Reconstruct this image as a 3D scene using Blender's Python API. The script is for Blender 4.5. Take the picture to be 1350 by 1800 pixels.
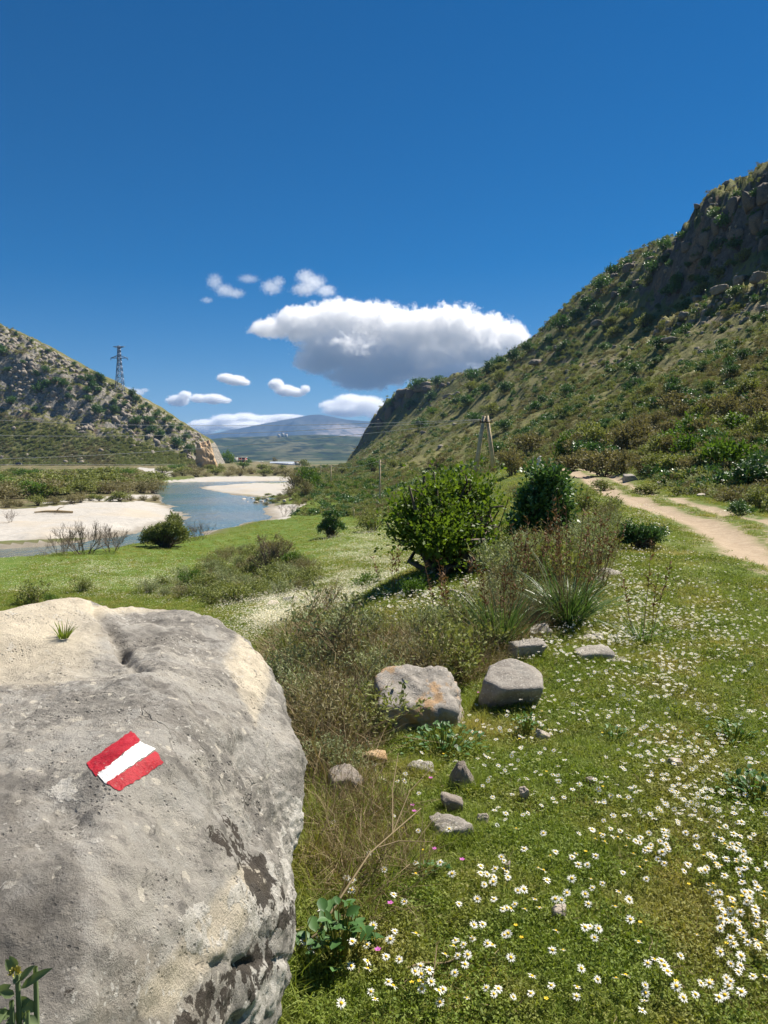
import bpy, math, random
import numpy as np
from mathutils import Vector, Matrix, Quaternion
from mathutils.bvhtree import BVHTree

for _o in list(bpy.data.objects):
    bpy.data.objects.remove(_o)
scene = bpy.context.scene
COL = scene.collection
R = math.radians
rng = np.random.default_rng(7)
random.seed(7)

# ------------------------------------------------------------------ camera, sky, sun, exposure
F = 1353.0                      # focal length in photo pixels (photo 1350 x 1800)
PITCH = math.atan(95.0 / F)
CAMH = 1.6
cam_d = bpy.data.cameras.new('camera')
cam_d.sensor_fit = 'VERTICAL'
cam_d.sensor_height = 24.0
cam_d.lens = 24.0 * F / 1800.0
cam_d.clip_start = 0.05
cam_d.clip_end = 90000
cam = bpy.data.objects.new('camera', cam_d)
cam.location = (0, 0, CAMH)
cam.rotation_euler = (R(90) - PITCH, 0, 0)
COL.objects.link(cam)
scene.camera = cam

SUN_EL, SUN_AZ = 54.0, 41.0     # azimuth: degrees from +X towards +Y
sdir = Vector((math.cos(R(SUN_EL)) * math.cos(R(SUN_AZ)), math.cos(R(SUN_EL)) * math.sin(R(SUN_AZ)), math.sin(R(SUN_EL))))
world = bpy.data.worlds.new("World")
scene.world = world
world.use_nodes = True
wn, wl = world.node_tree.nodes, world.node_tree.links
wn.clear()
sky = wn.new('ShaderNodeTexSky')
sky.sky_type = 'NISHITA'
sky.sun_disc = False
sky.sun_elevation = R(SUN_EL)
sky.sun_rotation = R(90.0 - SUN_AZ)
sky.altitude = 300
sky.air_density = 0.85
sky.dust_density = 0.15
sky.ozone_density = 5.0
hsv = wn.new('ShaderNodeHueSaturation')
hsv.inputs['Saturation'].default_value = 1.45
hsv.inputs['Value'].default_value = 0.8
bg = wn.new('ShaderNodeBackground')
bg.inputs['Strength'].default_value = 0.052
wo = wn.new('ShaderNodeOutputWorld')
wl.new(sky.outputs[0], hsv.inputs['Color'])
wl.new(hsv.outputs[0], bg.inputs[0])
wl.new(bg.outputs[0], wo.inputs[0])

sun_d = bpy.data.lights.new('sun', 'SUN')
sun_d.energy = 5.0
sun_d.angle = R(0.53)
sun_d.color = (1.0, 0.93, 0.82)
sun = bpy.data.objects.new('sun', sun_d)
sun.rotation_euler = (-sdir).to_track_quat('-Z', 'Y').to_euler()
COL.objects.link(sun)

scene.view_settings.view_transform = 'Standard'
scene.view_settings.look = 'None'
scene.view_settings.exposure = 0.9
scene.view_settings.gamma = 1.0
scene.view_settings.use_curve_mapping = False
scene.render.engine = 'CYCLES'
scene.cycles.max_bounces = 16
scene.cycles.diffuse_bounces = 3
scene.cycles.glossy_bounces = 2
scene.cycles.transmission_bounces = 4
scene.cycles.transparent_max_bounces = 8
scene.cycles.volume_bounces = 16
scene.cycles.use_denoising = True

# ------------------------------------------------------------------ photo <-> world helpers
CP, SP = math.cos(PITCH), math.sin(PITCH)

def ray(px, py):
    u = (np.asarray(px, float) - 675.0) / F
    v = (900.0 - np.asarray(py, float)) / F
    d = CP + v * SP
    return u / d, (-SP + v * CP) / d        # x and z per unit of world Y

def P(px, py, Y):
    a, b = ray(px, py)
    return Vector((float(a * Y), float(Y), float(CAMH + b * Y)))

def pix(x, y, z):
    zz = np.asarray(z) - CAMH
    d = y * CP - zz * SP
    v = (y * SP + zz * CP) / d
    return 675 + F * x / d, 900 - F * v

# ------------------------------------------------------------------ numpy noise
_perm = np.random.default_rng(3).permutation(256)
_perm = np.concatenate([_perm, _perm, _perm])
_g = np.random.default_rng(4).normal(size=(256, 3))
_g /= np.linalg.norm(_g, axis=1)[:, None]

def pn(p, seed=0):
    p = np.asarray(p, float) + seed * 17.31
    i = np.floor(p).astype(int)
    f = p - i
    i &= 255
    u = f * f * f * (f * (f * 6 - 15) + 10)
    out = 0
    for dx in (0, 1):
        wx = u[:, 0] if dx else 1 - u[:, 0]
        for dy in (0, 1):
            wy = u[:, 1] if dy else 1 - u[:, 1]
            for dz in (0, 1):
                wz = u[:, 2] if dz else 1 - u[:, 2]
                h = _perm[_perm[_perm[i[:, 0] + dx] + i[:, 1] + dy] + i[:, 2] + dz]
                g = _g[h]
                out = out + wx * wy * wz * (g[:, 0] * (f[:, 0] - dx) + g[:, 1] * (f[:, 1] - dy) + g[:, 2] * (f[:, 2] - dz))
    return out * 1.6

def fbm(p, octv=4, seed=0, gain=0.5):
    p = np.asarray(p, float)
    a, s, o = 1.0, 0.0, 0
    for k in range(octv):
        s = s + a * pn(p * (2.03 ** k), seed + k)
        a *= gain
    return s

def ridged(p, octv=4, seed=0, gain=0.5):
    p = np.asarray(p, float)
    a, s = 1.0, 0.0
    for k in range(octv):
        s = s + a * (1 - 2 * np.abs(pn(p * (2.03 ** k), seed + k)))
        a *= gain
    return s

def xy0(x, y, s=1.0):
    x, y = np.broadcast_arrays(np.asarray(x, float), np.asarray(y, float))
    return np.stack([x.ravel() * s, y.ravel() * s, np.zeros(x.size)], 1)

def sstep(a, b, x):
    t = np.clip((x - a) / (b - a), 0, 1)
    return t * t * (3 - 2 * t)

# ------------------------------------------------------------------ object helpers
def tag(o, label=None, cat=None, group=None, kind=None):
    if label: o['label'] = label
    if cat: o['category'] = cat
    if group: o['group'] = group
    if kind: o['kind'] = kind
    return o

def mkmesh(name, V, faces, mat=None, attrs=None, smooth=False):
    V = np.ascontiguousarray(V, dtype=np.float32)
    if not isinstance(faces, list):
        faces = [faces]
    faces = [np.asarray(f, dtype=np.int32) for f in faces if len(f)]
    me = bpy.data.meshes.new(name)
    me.vertices.add(len(V))
    me.vertices.foreach_set('co', V.ravel())
    loops = np.concatenate([f.ravel() for f in faces])
    tot = np.concatenate([np.full(len(f), f.shape[1], np.int32) for f in faces])
    start = np.concatenate([[0], np.cumsum(tot)[:-1]]).astype(np.int32)
    me.loops.add(len(loops))
    me.loops.foreach_set('vertex_index', loops)
    me.polygons.add(len(tot))
    me.polygons.foreach_set('loop_start', start)
    me.polygons.foreach_set('loop_total', tot)
    if smooth:
        me.polygons.foreach_set('use_smooth', np.ones(len(tot), bool))
    for k, a in (attrs or {}).items():
        at = me.attributes.new(k, 'FLOAT', 'POINT')
        at.data.foreach_set('value', np.ascontiguousarray(a, dtype=np.float32))
    me.update(calc_edges=True)
    if mat is not None:
        me.materials.append(mat)
    return me

def put(name, me, parent=None, loc=(0, 0, 0), rz=0.0, scale=None):
    o = bpy.data.objects.new(name, me)
    COL.objects.link(o)
    o.location = loc
    o.rotation_euler = (0, 0, rz)
    if scale is not None:
        o.scale = (scale, scale, scale) if isinstance(scale, (int, float)) else scale
    if parent is not None:
        o.parent = parent
    return o

def empty(name, loc=(0, 0, 0), rz=0.0, scale=None):
    o = put(name, None, None, loc, rz, scale)
    o.empty_display_size = 0.1
    return o

def copy_tree(o, parent=None):
    c = o.copy()
    COL.objects.link(c)
    if parent is not None:
        c.parent = parent
    for ch in list(o.children):
        copy_tree(ch, c)
    return c

class MB:
    """collects vertices and faces of one mesh"""
    def __init__(s):
        s.v, s.f, s.t, s.n = [], {}, [], 0
    def add(s, V, Fs, tint=0.5):
        V = np.asarray(V, float).reshape(-1, 3)
        for f in (Fs if isinstance(Fs, list) else [Fs]):
            f = np.asarray(f, int)
            s.f.setdefault(f.shape[1], []).append(f + s.n)
        s.v.append(V)
        t = np.asarray(tint, float)
        s.t.append(np.full(len(V), float(t)) if t.ndim == 0 else t)
        s.n += len(V)
        return s
    def mesh(s, name, mat, smooth=False):
        V = np.concatenate(s.v)
        return mkmesh(name, V, [np.concatenate(f) for f in s.f.values()], mat, {'tint': np.concatenate(s.t)}, smooth)

def box(c, size, rot=None):
    V = np.array([[x, y, z] for x in (-.5, .5) for y in (-.5, .5) for z in (-.5, .5)]) * np.array(size)
    if rot is not None:
        V = V @ np.array(rot).T
    Fq = np.array([[0, 1, 3, 2], [4, 6, 7, 5], [0, 4, 5, 1], [2, 3, 7, 6], [0, 2, 6, 4], [1, 5, 7, 3]])
    return V + np.array(c), Fq

def _frames(T):
    T = T / (np.linalg.norm(T, axis=-1, keepdims=True) + 1e-9)
    ref = np.where(np.abs(T[..., 2:3]) > 0.9, np.array([1., 0, 0]), np.array([0, 0, 1.]))
    A = np.cross(T, ref)
    A /= np.linalg.norm(A, axis=-1, keepdims=True) + 1e-9
    return A, np.cross(T, A)

def tubes(pts, rad, sides=5, cap=True):
    """pts (S,K,3) rad (S,K) -> V,F"""
    pts = np.asarray(pts, float)
    rad = np.asarray(rad, float)
    S, K, _ = pts.shape
    T = np.gradient(pts, axis=1)
    A, B = _frames(T)
    an = np.arange(sides) * 2 * np.pi / sides
    ring = (A[:, :, None, :] * np.cos(an)[None, None, :, None] + B[:, :, None, :] * np.sin(an)[None, None, :, None])
    V = pts[:, :, None, :] + ring * rad[:, :, None, None]
    idx = np.arange(S * K * sides).reshape(S, K, sides)
    a = idx[:, :-1, :]
    b = idx[:, 1:, :]
    Q = np.stack([a, np.roll(a, -1, 2), np.roll(b, -1, 2), b], -1).reshape(-1, 4)
    out = [Q]
    if cap and sides >= 3:
        out.append(np.concatenate([idx[:, -1, :], ]).reshape(-1, sides))
        out.append(idx[:, 0, ::-1].reshape(-1, sides))
    return V.reshape(-1, 3), out

def bar(a, b, r, sides=6):
    return tubes(np.array([[a, b]], float), np.array([[r, r]]), sides)

def leaves(pos, d, L, W, up=None, fold=0.0, rg=None):
    """diamond leaves: pos (N,3), direction d, length L, width W"""
    rg = rg or rng
    N = len(pos)
    d = d / (np.linalg.norm(d, axis=1, keepdims=True) + 1e-9)
    if up is None:
        up = rg.normal(size=(N, 3)) + np.array([0, 0, 1.0])
    s = np.cross(d, up)
    s /= np.linalg.norm(s, axis=1, keepdims=True) + 1e-9
    nrm = np.cross(s, d)
    L = np.broadcast_to(np.asarray(L, float), (N,))[:, None]
    W = np.broadcast_to(np.asarray(W, float), (N,))[:, None]
    V = np.empty((N, 4, 3))
    V[:, 0] = pos
    V[:, 1] = pos + d * L * 0.45 + s * W * 0.5 + nrm * W * fold
    V[:, 2] = pos + d * L
    V[:, 3] = pos + d * L * 0.45 - s * W * 0.5 + nrm * W * fold
    return V.reshape(-1, 3), np.arange(N * 4).reshape(-1, 4)

def blades(pos, d, L, W, bend, segs=3, rg=None):
    """tapered strap leaves: initial direction d (N,3), gravity bend"""
    rg = rg or rng
    N = len(pos)
    d = d / np.linalg.norm(d, axis=1, keepdims=True)
    side = np.cross(d, np.array([0, 0, 1.0]) + rg.normal(size=(N, 3)) * 0.2)
    side /= np.linalg.norm(side, axis=1, keepdims=True) + 1e-9
    hor = d.copy(); hor[:, 2] = 0
    hor /= np.linalg.norm(hor, axis=1, keepdims=True) + 1e-9
    L = np.broadcast_to(np.asarray(L, float), (N,))
    W = np.broadcast_to(np.asarray(W, float), (N,))
    bend = np.broadcast_to(np.asarray(bend, float), (N,))
    V = np.empty((N, segs + 1, 2, 3))
    p = pos.copy()
    cur = d.copy()
    for k in range(segs + 1):
        w = W * (1 - (k / segs) ** 1.6) * 0.5 + W * 0.02
        V[:, k, 0] = p - side * w[:, None]
        V[:, k, 1] = p + side * w[:, None]
        p = p + cur * (L / segs)[:, None]
        cur = cur + (hor * 0.6 - np.array([0, 0, 1.0])) * bend[:, None] / segs
        cur /= np.linalg.norm(cur, axis=1, keepdims=True)
    idx = np.arange(N * (segs + 1) * 2).reshape(N, segs + 1, 2)
    Q = np.stack([idx[:, :-1, 0], idx[:, :-1, 1], idx[:, 1:, 1], idx[:, 1:, 0]], -1).reshape(-1, 4)
    return V.reshape(-1, 3), Q, (segs + 1) * 2

# ------------------------------------------------------------------ materials
class NT:
    def __init__(s, name):
        s.m = bpy.data.materials.new(name)
        s.m.use_nodes = True
        s.t = s.m.node_tree
        s.t.nodes.clear()
        s.out = s.n('ShaderNodeOutputMaterial')
    def n(s, typ, **kw):
        nd = s.t.nodes.new(typ)
        for k, v in kw.items():
            setattr(nd, k, v)
        return nd
    def set(s, sock, v):
        if isinstance(v, bpy.types.NodeSocket):
            s.t.links.new(v, sock)
        elif isinstance(v, (tuple, list)) and len(v) == 3 and sock.type == 'RGBA':
            sock.default_value = (*v, 1)
        else:
            sock.default_value = v
    def noise(s, vec, scale, detail=4, rough=0.55, dist=0.0, out='Fac', w=None):
        nd = s.n('ShaderNodeTexNoise')
        if vec is not None: s.set(nd.inputs['Vector'], vec)
        nd.inputs['Scale'].default_value = scale
        nd.inputs['Detail'].default_value = detail
        nd.inputs['Roughness'].default_value = rough
        nd.inputs['Distortion'].default_value = dist
        return nd.outputs[out]
    def voro(s, vec, scale, feature='F1', out='Distance', rnd=1.0):
        nd = s.n('ShaderNodeTexVoronoi', feature=feature)
        if vec is not None: s.set(nd.inputs['Vector'], vec)
        nd.inputs['Scale'].default_value = scale
        nd.inputs['Randomness'].default_value = rnd
        return nd.outputs[out]
    def math(s, op, a, b=None, c=None, clamp=False):
        nd = s.n('ShaderNodeMath', operation=op, use_clamp=clamp)
        s.set(nd.inputs[0], a)
        if b is not None: s.set(nd.inputs[1], b)
        if c is not None: s.set(nd.inputs[2], c)
        return nd.outputs[0]
    def ss(s, x, a, b):
        nd = s.n('ShaderNodeMapRange', interpolation_type='SMOOTHSTEP')
        s.set(nd.inputs['Value'], x)
        nd.inputs['From Min'].default_value = a
        nd.inputs['From Max'].default_value = b
        return nd.outputs['Result']
    def mix(s, f, a, b, mode='MIX'):
        nd = s.n('ShaderNodeMix', data_type='RGBA', blend_type=mode)
        s.set(nd.inputs[0], f)
        s.set(nd.inputs[6], a)
        s.set(nd.inputs[7], b)
        return nd.outputs[2]
    def attr(s, name):
        return s.n('ShaderNodeAttribute', attribute_name=name).outputs['Fac']
    def geo(s, out='Position'):
        return s.n('ShaderNodeNewGeometry').outputs[out]
    def obj(s):
        return s.n('ShaderNodeTexCoord').outputs['Object']
    def rand(s):
        return s.n('ShaderNodeObjectInfo').outputs['Random']
    def bump(s, h, dist, strength=1.0, normal=None):
        nd = s.n('ShaderNodeBump')
        nd.inputs['Strength'].default_value = strength
        nd.inputs['Distance'].default_value = dist
        s.set(nd.inputs['Height'], h)
        if normal is not None: s.set(nd.inputs['Normal'], normal)
        return nd.outputs[0]
    def pbr(s, col, rough=0.9, normal=None, spec=0.2, metal=0.0):
        nd = s.n('ShaderNodeBsdfPrincipled')
        s.set(nd.inputs['Base Color'], col)
        s.set(nd.inputs['Roughness'], rough)
        nd.inputs['Specular IOR Level'].default_value = spec
        nd.inputs['Metallic'].default_value = metal
        if normal is not None: s.set(nd.inputs['Normal'], normal)
        return nd.outputs[0]
    def fin(s, sh):
        s.t.links.new(sh, s.out.inputs['Surface'])
        return s.m

def leaf_mat(name, c0, c1, trans=0.3, rough=0.55, spec=0.25, patch=None, pscale=0.3):
    t = NT(name)
    f = t.math('ADD', t.math('MULTIPLY', t.attr('tint'), 0.75), t.math('MULTIPLY', t.rand(), 0.35))
    f = t.math('SUBTRACT', f, 0.05, clamp=True)
    col = t.mix(f, c0, c1)
    if patch:
        nz = t.ss(t.noise(t.geo(), pscale, 3), 0.45, 0.68)
        col = t.mix(nz, col, patch)
    p = t.pbr(col, rough, spec=spec)
    tr = t.n('ShaderNodeBsdfTranslucent')
    t.set(tr.inputs['Color'], t.mix(1.0, col, (1.25, 1.25, 0.6), 'MULTIPLY'))
    mx = t.n('ShaderNodeMixShader')
    mx.inputs[0].default_value = trans
    t.t.links.new(p, mx.inputs[1])
    t.t.links.new(tr.outputs[0], mx.inputs[2])
    return t.fin(mx.outputs[0])

def plain(name, col, rough=0.7, var=0.25, scale=8.0, metal=0.0, spec=0.2, bump=0.0):
    t = NT(name)
    nz = t.noise(t.obj(), scale, 5)
    c2 = tuple(c * (1 - var) for c in col)
    c3 = tuple(min(1, c * (1 + var * 0.6)) for c in col)
    nrm = t.bump(nz, bump) if bump else None
    return t.fin(t.pbr(t.mix(t.ss(nz, 0.3, 0.7), c2, c3), rough, nrm, spec, metal))

M = {}
M['leaf_bush'] = leaf_mat('bright_bush_leaf', (0.065, 0.118, 0.018), (0.184, 0.270, 0.031), 0.35)
M['leaf_dark'] = leaf_mat('dark_bush_leaf', (0.033, 0.079, 0.026), (0.118, 0.226, 0.066), 0.2, 0.45, 0.4)
M['leaf_olive'] = leaf_mat('olive_shrub_leaf', (0.114, 0.140, 0.046), (0.280, 0.305, 0.106), 0.25, 0.7)
M['leaf_sage'] = leaf_mat('sage_leaf', (0.161, 0.194, 0.092), (0.367, 0.402, 0.219), 0.2, 0.8)
M['leaf_brown'] = leaf_mat('dry_shrub_leaf', (0.125, 0.115, 0.055), (0.285, 0.255, 0.140), 0.2, 0.8)
M['leaf_fresh'] = leaf_mat('fresh_green_leaf', (0.052, 0.109, 0.014), (0.123, 0.211, 0.036), 0.35)
M['leaf_broad'] = leaf_mat('broad_leaf', (0.046, 0.115, 0.029), (0.109, 0.218, 0.069), 0.3, 0.5, 0.3)
M['leaf_phlomis'] = leaf_mat('felted_leaf', (0.12, 0.17, 0.07), (0.23, 0.29, 0.14), 0.2, 0.8)
M['leaf_strap'] = leaf_mat('strap_leaf', (0.046, 0.104, 0.026), (0.143, 0.221, 0.072), 0.25, 0.4, 0.45)
M['grass'] = leaf_mat('grass_blade', (0.129, 0.193, 0.024), (0.297, 0.347, 0.071), 0.35, 0.6, 0.25, (0.347, 0.309, 0.096), 1.3)
M['herb'] = leaf_mat('herb_leaf', (0.095, 0.152, 0.020), (0.253, 0.316, 0.057), 0.3, 0.6, 0.2, (0.278, 0.265, 0.076), 2.1)
M['dry'] = leaf_mat('dry_stalk', (0.150, 0.110, 0.055), (0.330, 0.260, 0.150), 0.15, 0.8)
M['stalk_red'] = leaf_mat('seed_stalk', (0.110, 0.055, 0.025), (0.270, 0.160, 0.085), 0.15, 0.8)
M['bark'] = plain('grey_bark', (0.13, 0.105, 0.08), 0.9, 0.4, 14, bump=0.01)
M['twig'] = plain('bare_twig', (0.21, 0.165, 0.13), 0.9, 0.3, 6)
M['wood_tan'] = plain('bare_wood', (0.40, 0.29, 0.15), 0.8, 0.35, 10, bump=0.004)
M['pole'] = plain('weathered_pole', (0.56, 0.45, 0.31), 0.85, 0.25, 2.5)
M['steel'] = plain('galvanised_steel', (0.16, 0.20, 0.27), 0.5, 0.15, 1, metal=0.3)
M['wire'] = plain('cable', (0.42, 0.42, 0.40), 0.5, 0.1, 1)
M['black'] = plain('black_rubber', (0.015, 0.015, 0.016), 0.5, 0.2, 3)
M['glass_ins'] = plain('insulator', (0.35, 0.20, 0.12), 0.3, 0.1, 3, spec=0.5)
M['petal'] = leaf_mat('white_petal', (0.72, 0.72, 0.68), (0.85, 0.85, 0.82), 0.25, 0.7)
M['disc'] = plain('yellow_disc', (0.75, 0.47, 0.02), 0.8, 0.2, 300)
M['pink'] = leaf_mat('pink_petal', (0.50, 0.10, 0.42), (0.65, 0.20, 0.55), 0.25, 0.7)
M['yellow'] = leaf_mat('yellow_petal', (0.75, 0.50, 0.02), (0.85, 0.65, 0.05), 0.2, 0.7)
M['bud'] = plain('felted_bud', (.42, .38, .09), .9, .2, 60)
M['red_paint'] = None
M['white_paint'] = None

# ------------------------------------------------------------------ the lie of the land
SY = np.array([0, 5, 10, 15, 20, 30, 45, 65, 90, 150, 250, 400, 600, 760, 1000.])
XB = np.array([-2, -.3, 1.2, 3.0, 5.0, 7.0, 9.0, 11.5, 13, 5, -5, -20, -32, -40, -50.])
ZT = np.array([0, 0, .05, .08, .1, .25, .5, .8, -.5, -2.5, -4, -4.6, -4.8, -4.8, -4.8])
XM = np.array([-8, -6, -5, -3.5, -2, 0.5, 1, 0, -1, -4, -9, -26, -38, -46, -56.])
ZM = np.array([-3, -3, -2.9, -2.5, -2.2, -2.8, -3.7, -4.6, -5.3, -5.9, -6.2, -6.3, -6.3, -6.3, -6.3])
ZL = np.array([-5.2, -5.2, -5.2, -5.2, -5.25, -5.3, -5.6, -5.95, -6.05, -6.15, -6.25, -6.3, -6.3, -6.3, -6.3])
XF = np.array([11, 11, 11, 11, 11.2, 12, 13.3, 17, 18, 8, -3, -18, -30, -38, -48.])
CY = np.array([0, 240, 270, 320, 370, 450, 520, 600, 660, 700, 720, 735, 745, 760, 790.])
CX = np.array([120, 120, 121, 119, 116, 108, 98, 78, 51, 23, 2.7, -11, -19, -34, -40.])
CH = np.array([88, 88.5, 92, 91, 96, 85, 78.5, 70, 68, 66, 55, 37, 21, 1.6, -5.])
WATER = -6.9

def river_pt(p):
    a, b = ray(*p)
    Y = (WATER - CAMH) / b
    return (float(a * Y), float(Y))
RIV_PX = [(-160, 972), (0, 965), (120, 958), (250, 937), (310, 922), (338, 908), (322, 895), (292, 881), (280, 868), (283, 853), (300, 848.5),
          (400, 847), (520, 845.5), (522, 849), (420, 851), (352, 855), (345, 859), (380, 866), (430, 872), (470, 876), (472, 888), (455, 896), (468, 912),
          (430, 920), (380, 928), (330, 948), (250, 957), (120, 976), (0, 990), (-160, 1002)]
RIV = np.array([river_pt(p) for p in RIV_PX])

def poly_sd(x, y, poly):
    """signed distance to a polygon, negative inside"""
    best = np.full(x.shape, 1e9)
    inside = np.zeros(x.shape, bool)
    n = len(poly)
    for i in range(n):
        ax, ay = poly[i]
        bx, by = poly[(i + 1) % n]
        ex, ey = bx - ax, by - ay
        t = np.clip(((x - ax) * ex + (y - ay) * ey) / (ex * ex + ey * ey + 1e-12), 0, 1)
        best = np.minimum(best, np.hypot(x - ax - t * ex, y - ay - t * ey))
        c = ((ay > y) != (by > y)) & (x < (bx - ax) * (y - ay) / (by - ay + 1e-12) + ax)
        inside ^= c
    return np.where(inside, -best, best)

UX = np.array([0, .06, .15, .36, .60, .80, .845, .92, 1.0])
UZ = np.array([0, .012, .055, .19, .40, .60, .82, .94, 1.0])
UX2 = np.array([0, .06, .15, .36, .60, .80, .92, 1.0])
UZ2 = np.array([0, .012, .055, .23, .48, .73, .90, 1.0])
TRY = np.array([0, 4, 8, 11.1, 14, 17.3, 21.4, 25, 30, 45, 65, 80.])
TRX = np.array([3.6, 4.2, 4.9, 5.4, 6.35, 7.2, 7.75, 8.3, 9.1, 12.0, 14.6, 16.5])

def hill_u(x, y):
    xf = np.interp(y, SY, XF)
    xc = np.interp(y, CY, CX)
    return (x - xf) / np.maximum(xc - xf, 3.0)

def ground_z(x, y, fine=True):
    x, y = np.broadcast_arrays(np.asarray(x, float), np.asarray(y, float))
    shp = x.shape
    x = x.ravel(); y = y.ravel()
    xb, zt, xm, zm, zl = (np.interp(y, SY, a) for a in (XB, ZT, XM, ZM, ZL))
    s1 = sstep(xm, xb, x)
    s2 = sstep(xm - 15, xm + 1.5, x)
    z = zl + (zm - zl) * s2 + (zt - zm) * s1
    p = xy0(x, y)
    near = np.clip(y / 20, 0.05, 1)
    z = z + 0.10 * pn(p * 0.33, 1) * np.clip(y / 6, .3, 1) + 0.35 * pn(p * 0.06, 2) * near * sstep(-7, -5.6, z)
    if fine:
        z = z + 0.025 * fbm(p * 1.3, 3, 5)
    # ruts worn into the track
    tx = np.interp(y, TRY, TRX)
    d1 = np.abs(x - tx); d2 = np.abs(x - tx - 1.45)
    on = sstep(3, 9, y) * sstep(85, 75, y)
    z = z - 0.06 * on * (np.exp(-(d1 / .35) ** 2) + np.exp(-(d2 / .25) ** 2))
    # road embankment below the left hill
    z = z + 3.0 * sstep(430, 490, y) * sstep(-105, -140, x)
    # hillside on the right
    u = hill_u(x, y)
    h = np.interp(y, CY, CH)
    hz = np.clip((h - zt), 0, None)
    act = (u > 0) & (y < 800)
    if act.any():
        pa = p[act]
        ua = u[act]
        jit = 0.035 * fbm(pa * np.array([0.012, 0.03, 1]), 3, 11) * sstep(.3, .7, ua)
        uc = np.clip(ua + jit, 0, 1)
        cw = np.interp(y[act], [0, 270, 310, 370, 400, 450, 600, 660, 900], [1, 1, .12, .10, .4, .08, .1, .5, .5])
        prof = np.interp(uc, UX, UZ) * cw + np.interp(uc, UX2, UZ2) * (1 - cw)
        pw = sstep(300, 470, y[act])
        prof = prof * (1 - pw) + pw * np.clip(ua + jit * .5, 0, 1) ** 1.08
        dz = hz[act] * prof - 4 * np.clip(ua - 1, 0, 3)
        amp = np.clip(hz[act] * ua / 9, 0, 1)
        dz = dz + amp * 1.3 * fbm(pa * 0.05, 4, 21) + amp * 0.5 * ridged(pa * 0.21, 3, 25)
        rocky = sstep(.76, .82, ua) * sstep(1.1, .9, ua) + sstep(600, 660, y[act]) * sstep(.62, .8, ua)
        dz = dz + np.clip(rocky, 0, 1) * (.15 + .85 * cw) * 3.8 * ridged(pa * 0.13, 4, 31)
        ledge = np.exp(-((ua - .60) / .03) ** 2) * sstep(120, 150, y[act]) * sstep(260, 200, y[act])
        dz = dz + ledge * 3.0 * ridged(pa * 0.2, 3, 37)
        z[act] += dz
    # the river and its bars
    far = y > 45
    if far.any():
        d = poly_sd(x[far], y[far], RIV) + 1.6 * fbm(p[far] * 0.12, 4, 41, .6)
        leftb = x[far] < -8 - 0.02 * y[far]
        lim = np.where(y[far] > 100, WATER - 0.05 + 0.05 * d, WATER - 0.05 + 0.16 * d) + 0.004 * np.clip(d, 0, 60) ** 2
        zz = np.where(d < 0, np.maximum(WATER - .7, WATER - 0.05 + 0.12 * d), np.minimum(z[far], np.maximum(lim, WATER - .05)))
        use = d < 58
        z[far] = np.where(use, zz, z[far])
    z = z - 2.2 * sstep(900, 1080, y)
    return z.reshape(shp)

def G(px, py, ymax=800.0):
    """world point where the view ray of a photo pixel meets the ground"""
    a, b = ray(px, py)
    Y = np.exp(np.linspace(math.log(1.2), math.log(ymax), 1500))
    d = CAMH + b * Y - ground_z(a * Y, Y)
    i = np.argmax(d < 0)
    if d[i] >= 0:
        return P(px, py, ymax)
    f = d[i - 1] / (d[i - 1] - d[i])
    Yh = Y[i - 1] + f * (Y[i] - Y[i - 1])
    return Vector((float(a * Yh), float(Yh), float(ground_z(a * Yh, Yh))))

def gz(x, y):
    return float(ground_z(np.array([x]), np.array([y]))[0])

# ---- one sheet: near ground, track, meadow, river bed, hillside
NR, NC = 660, 520
yy = np.exp(np.linspace(math.log(3.3), math.log(1103), NR)) - 3.0
tt = np.linspace(-0.66, 0.68, NC)
GX = (yy[:, None] + 3.0) * tt[None, :]
GY = np.repeat(yy[:, None], NC, 1)
GZ = ground_z(GX, GY)
GU = hill_u(GX, GY)
gV = np.stack([GX.ravel(), GY.ravel(), GZ.ravel()], 1)
idx = np.arange(NR * NC).reshape(NR, NC)
gQ = np.stack([idx[:-1, :-1], idx[:-1, 1:], idx[1:, 1:], idx[1:, :-1]], -1).reshape(-1, 4)
isH = ((GU > 0.05) & (GY < 800))[:-1, :-1].ravel()

def in_px(px, py, poly):
    return poly_sd(px, py, np.array(poly, float))

gpx, gpy = pix(gV[:, 0], gV[:, 1], gV[:, 2])
n1 = pn(gV * np.array([.15, .15, 0]), 51)
n2 = fbm(gV * np.array([.9, .9, 0]), 3, 55)
dr = np.full(len(gV), 1e3)
mk_ = gV[:, 1] > 40
dr[mk_] = poly_sd(gV[mk_, 0], gV[mk_, 1], RIV)
GRAVEL = [[(-400, 962), (250, 942), (345, 908), (318, 893), (250, 881), (150, 883), (60, 893), (-400, 902)],
          [(345, 858), (352, 853), (420, 850), (522, 848), (545, 858), (500, 868), (470, 872), (380, 867)],
          [(285, 846), (330, 842), (360, 838), (430, 837), (510, 838), (525, 846), (400, 849)],
          [(445, 893), (480, 889), (540, 884), (505, 911), (470, 914)],
          [(60, 885), (150, 875), (290, 868), (290, 874), (160, 881)],
          [(240, 822), (300, 824), (308, 838), (280, 839)]]
gravel = np.zeros(len(gV))
for g_ in GRAVEL:
    gravel = np.maximum(gravel, sstep(3.5, -3.5, in_px(gpx + 6 * n2, gpy + 2.0 * n1 + 1.2 * n2, g_)) * (gV[:, 1] > 60))
gravel = np.maximum(gravel, (dr < 1.2) * (gV[:, 0] < -8) * 0.8)
tx = np.interp(gV[:, 1], TRY, TRX)
wig = 0.12 * n2
e1 = np.abs(gV[:, 0] - tx + wig); e2 = np.abs(gV[:, 0] - tx - 1.45 + wig)
wid = np.interp(gV[:, 1], [0, 8, 12, 30, 80], [.12, .24, .40, .48, .6])
on = sstep(6.5, 11, gV[:, 1]) * sstep(86, 78, gV[:, 1])
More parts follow.
